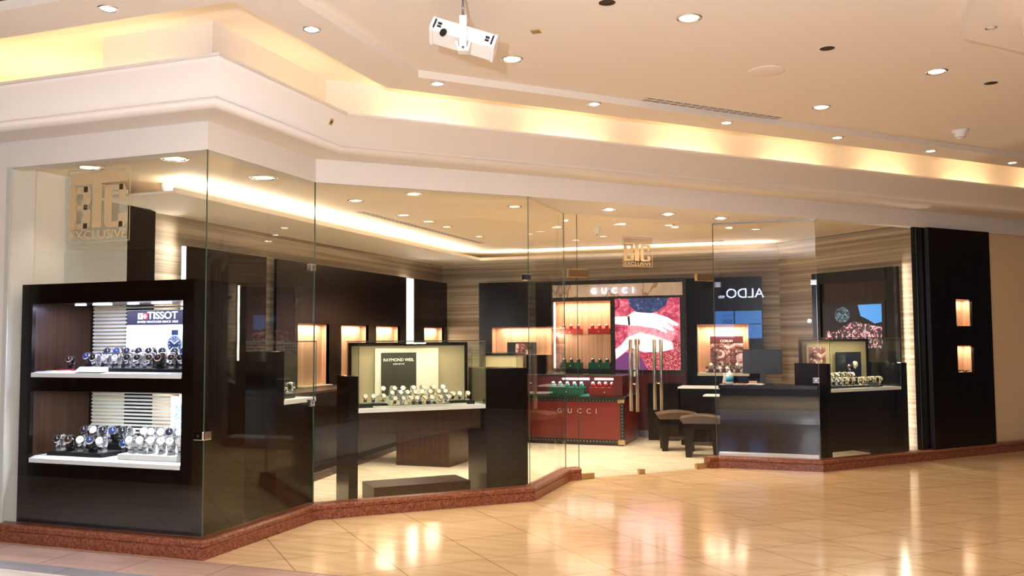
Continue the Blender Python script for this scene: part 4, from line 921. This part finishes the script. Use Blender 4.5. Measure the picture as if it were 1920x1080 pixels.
# light column near the corner
light('slot_light', 'AREA', (-1.78, 6.86, 1.2), 6, (1, .86, .7), size=.1, sizey=2.2, direction=(1, 0, 0))
light('slot_light', 'AREA', (-1.82, 1.95, 1.6), 6, (1, .88, .78), size=.06, sizey=1.8, direction=(-.6, -1, 0))

# ------------------------------------------------------------------ burgundy island
isl = thing('display_island', 'burgundy leather studded display island in front of the lit bay', 'counter', (0, 6.8, 0))
box('body', 'burgundy', -.15, 1.33, .0, .95, .03, .62, isl, .006); box('base', 'black', -.13, 1.31, .02, .93, 0, .03, isl); box('top', 'black', -.17, 1.36, -.02, .97, .62, .655, isl, .003)
g = mb('black'); g.box(1.28, 1.335, -.004, .0, .03, .62); g.box(-.15, 1.335, -.004, 0, .03, .085); g.box(-.15, 1.335, -.004, 0, .585, .62); g.box(1.33, 1.334, -.004, .05, .03, .62); g.done('trim_band', isl)
g = mb('steel'); studs(g, [(-.12 + .045 * i, .605) for i in range(32)] + [(-.12 + .045 * i, .057) for i in range(32)] + [(1.308, .09 + .045 * i) for i in range(12)], -.006, .009); g.done('studs', isl)
g = mb('bronze'); g.box(1.25, 1.34, -.009, .03, .575, .645, .004); g.box(1.25, 1.34, -.009, .03, .02, .085, .004); g.done('corner_cap', isl)
for c, x in zip('GUCCI', (.44, .585, .72, .85, .955)): text(c, 'letter', 'plastic_grey', .092, isl, (x, -.006, .428), ext=.003)
cas = thing('display_case', 'dark glass-topped display case on the burgundy island', 'case', (0, 6.82, .655))
box('case_back', 'burgundy_deep', -.12, 1.31, .30, .34, 0, .28, cas); box('case_side', 'burgundy_deep', 1.19, 1.31, .0, .30, 0, .28, cas); box('case_side', 'burgundy_deep', -.12, -.06, .0, .30, 0, .28, cas); box('case_top', 'vglass', -.16, 1.37, -.02, .36, .285, .297, cas)
box('case_top_edge', 'steel', -.16, 1.37, -.024, -.02, .283, .299, cas)
for x0, x1 in ((.40, .78), (.86, 1.22)): box('lamp_bar', 'led', x0, x1, .27, .30, .21, .235, cas)
light('case_light', 'AREA', (.6, .12, .26), 3, (1, .9, .85), size=1.1, sizey=.08, parent=cas)
gift_box(.52, 6.93, .655, .50, .17, .12, 'emerald', 'large dark green watch box on the island', 'boxes on the island', 'teal', 5)
gift_box(1.06, 6.93, .655, .44, .17, .12, 'burgundy', 'large dark red watch box on the island', 'boxes on the island', 'red', 5)
tag(mb('teal').prism([(-.07, 0), (.07, 0), (.05, .04), (-.03, .02)], 'y', -.03, .03).done('teal_cushion'), 'small teal wedge cushion between the two island boxes', 'cushion').location = (.79, 6.84, .655)
# small glass case left of the island
t = vitrine('small glass case on a dark base left of the burgundy island', frame((-.55, 6.3), 0), -.1, .55, 0, .4, .72, 1.25, apron=.0)
row(frame((-.55, 6.3), 0), .0, .45, 4, .15, .722, 'in the small case left of the island', 'small case watches', ['steel_black', 'gold_white'], scale=1.2)

# ------------------------------------------------------------------ stools
def stool(x, y, rz, lb):
    t = thing('stool', lb, 'stool', (x, y, 0), rz, 'dark stools by the desk')
    g = mb('brown_leather'); n = 10
    top = []; 
    pts = [(-.27 + .054 * i, .47 + .035 * math.cos(PI * (i - 5) / 10) + .0) for i in range(11)]
    low = [(p[0] * .84, .405) for p in pts][::-1]
    g.prism(pts + low, 'y', -.18, .18); g.done('seat', t, bevel=.01)
    box('seat_frame', 'wenge_flat', -.22, .22, -.165, .165, .34, .405, t)
    for sx in (-1, 1):
        for y0, y1 in ((-.165, -.125), (.125, .165)):
            g = mb('wenge_flat'); g.prism([(sx * .225, .40), (sx * .09, .40), (sx * .13, 0), (sx * .20, 0)], 'y', y0, y1); g.done('leg', t)
        g = mb('wenge_flat'); g.prism([(sx * .222, .38), (sx * .195, .38), (sx * .185, .10), (sx * .20, .10)], 'y', -.125, .125); g.done('side_panel', t)
    box('stretcher', 'walnut', -.12, .12, -.155, -.13, .15, .19, t)
    return t
stool(2.06, 6.62, .25, 'dark stool with a curved brown seat right of the door handles')
stool(2.46, 6.10, .1, 'dark stool partly hidden by the right door jamb')

# ------------------------------------------------------------------ desk with monitor behind the right-of-door pane
dk = thing('reception_desk', 'dark wood reception desk behind the pane right of the doors', 'desk', (0, 0, 0))
box('front_panel', 'wenge_flat', 2.74, 3.80, 5.47, 5.53, 0, .86, dk); mb('wenge').prism([(2.73, 5.45), (3.80, 5.45), (3.74, 5.60), (3.46, 5.90), (2.73, 5.90)], 'z', .86, .90).done('desk_top', dk); box('side_panel', 'wenge_flat', 2.74, 2.79, 5.53, 5.88, 0, .86, dk)
box('white_rail', 'white', 2.74, 3.80, 5.30, 5.44, .0, .150, dk)  # plain white box: its colour stands in for light on the sill
mo = thing('computer_monitor', 'black computer monitor turned away on the reception desk', 'monitor', (3.20, 5.74, .90), .12)
g = mb('black'); g.box(-.22, .22, -.02, .02, .12, .40, .006); g.prism([(-.15, .16), (.15, .16), (.11, .36), (-.11, .36)], 'y', -.045, -.02); g.done('screen_housing', mo); box('neck', 'black', -.03, .03, -.03, .0, .02, .16, mo); box('foot', 'black', -.11, .11, -.08, .08, 0, .015, mo, .003)
bt = thing('sanitiser_bottle', 'white pump bottle with a blue label on the reception desk', 'bottle', (2.84, 5.62, .90)); mb('white').lathe([(.04, 0), (.042, .01), (.042, .10), (.03, .13), (.014, .14), (.014, .155)], 20).done('bottle_body', bt); mb('blue_label').lathe([(.0425, .03), (.0428, .03), (.0428, .09), (.0425, .09)], 20).done('bottle_label', bt); mb('white').tube([(0, 0, .15), (0, 0, .18), (-.03, -.01, .182)], .006, 8).done('pump', bt)
fr = thing('display_frame', 'white tiered stand beside the bottle on the desk', 'stand', (2.95, 5.62, .90)) if False else None
for i, (x, y, w, h, lb) in enumerate(((2.79, 5.80, .05, .15, 'tilted pale card stack at the left end of the reception desk'), (3.12, 5.60, .06, .05, 'small tan card box on the reception desk'))):
    o = mb('peach_wood' if i else 'paper').box(-w, w * .4, -.02, .02, 0, h * .8, .002).done('card_stack'); o.location = (x, y, .90); o.rotation_euler = (0, .15 if not i else 0, .2); tag(o, lb, 'cards')
pp = thing('paper_stack', 'loose white papers on the reception desk', 'papers', (3.13, 5.55, .901)); 
for i in range(4):
    o = box('sheet', 'paper', -.09, .09, -.06, .06, i * .003, i * .003 + .0015, pp); o.rotation_euler = (0, 0, i * .3 - .4)
bd = thing('side_table', 'dark table with a pale top between the stools and the desk', 'table', (2.30, 7.35, 0), 0); box('table_top', 'white', -.3, .45, -.22, .22, .76, .78, bd); box('table_body', 'wenge', -.27, .42, -.19, .19, 0, .76, bd)
tb2 = thing('side_table', 'low dark table with a pale tray top beside the second stool', 'table', (2.68, 6.62, 0)); box('table_top', 'white', -.26, .2, -.15, .15, .70, .715, tb2); box('table_body', 'wenge', -.15, .15, -.1, .1, 0, .70, tb2)

# ------------------------------------------------------------------ across the mall (seen only as reflections in the glass)
struct(box('wall_mall', 'wenge_flat', -14, 16, -10.4, -10.2, 0, 3.46), 'far mall wall behind the camera', 'wall')
kk = thing('mall_kiosk', 'tall dark kiosk added unseen behind the viewer, mirrored in the far left pane', 'blocker', (-3.3, -3.4, 0))  # unseen box, added so the far left pane mirrors something dark
box('kiosk_body', 'wenge_flat', -1.9, 1.9, -1.0, 1.0, 0, 2.3, kk, .01); box('kiosk_counter', 'black', -1.95, 1.95, -1.05, 1.05, 2.3, 2.36, kk)
s1 = thing('far_shopfront', 'dark shopfront across the mall whose lit sign mirrors in the pane right of the doors', 'shopfront', (0, -7.5, 0))
box('facade', 'ad_black', -.5, 4.0, -.3, -.02, 0, 3.3, s1)
o = text('ALDO', 'sign_lettering', 'signface', .34, s1, (1.98, 0, 2.45), rot=(PI / 2, 0, PI), ext=.01, width=.92)
o = text('SHOES', 'sign_lettering', 'signface', .09, s1, (1.41, 0, 2.45), rot=(PI / 2, 0, PI), ext=.01, width=.15)
g = mb('bluescreen'); g.box(1.80, 1.0, -.02, -.005, 1.78, 2.12) if False else g.box(1.0, 1.70, -.02, -.005, 1.45, 2.12); g.done('screen_panel', s1)
g = mb('bluescreen'); g.box(1.73, 2.38, -.02, -.005, 1.80, 2.12); g.done('screen_panel', s1); g = mb('bluescreen'); g.box(2.02, 2.38, -.02, -.005, 1.43, 1.78); g.done('screen_panel', s1)
text('UP TO', 'screen_lettering', 'screen_txt', .09, s1, (1.56, .0, 1.98), rot=(PI / 2, 0, PI), ext=.002); text('50%', 'screen_lettering', 'screen_txt', .16, s1, (1.55, .0, 1.80), rot=(PI / 2, 0, PI), ext=.002)
s2 = thing('far_shopfront', 'dark shopfront high across the atrium whose word sign mirrors in the wide pane', 'shopfront', (11.1, 0, 0)); box('facade', 'wenge', .0, .3, -9, 3.5, 0, 5.2, s2)
text('Secret', 'sign_lettering', 'signface', .30, s2, (-.03, -4.42, 4.13), rot=(PI / 2, 0, -PI / 2), ext=.01, width=.75)
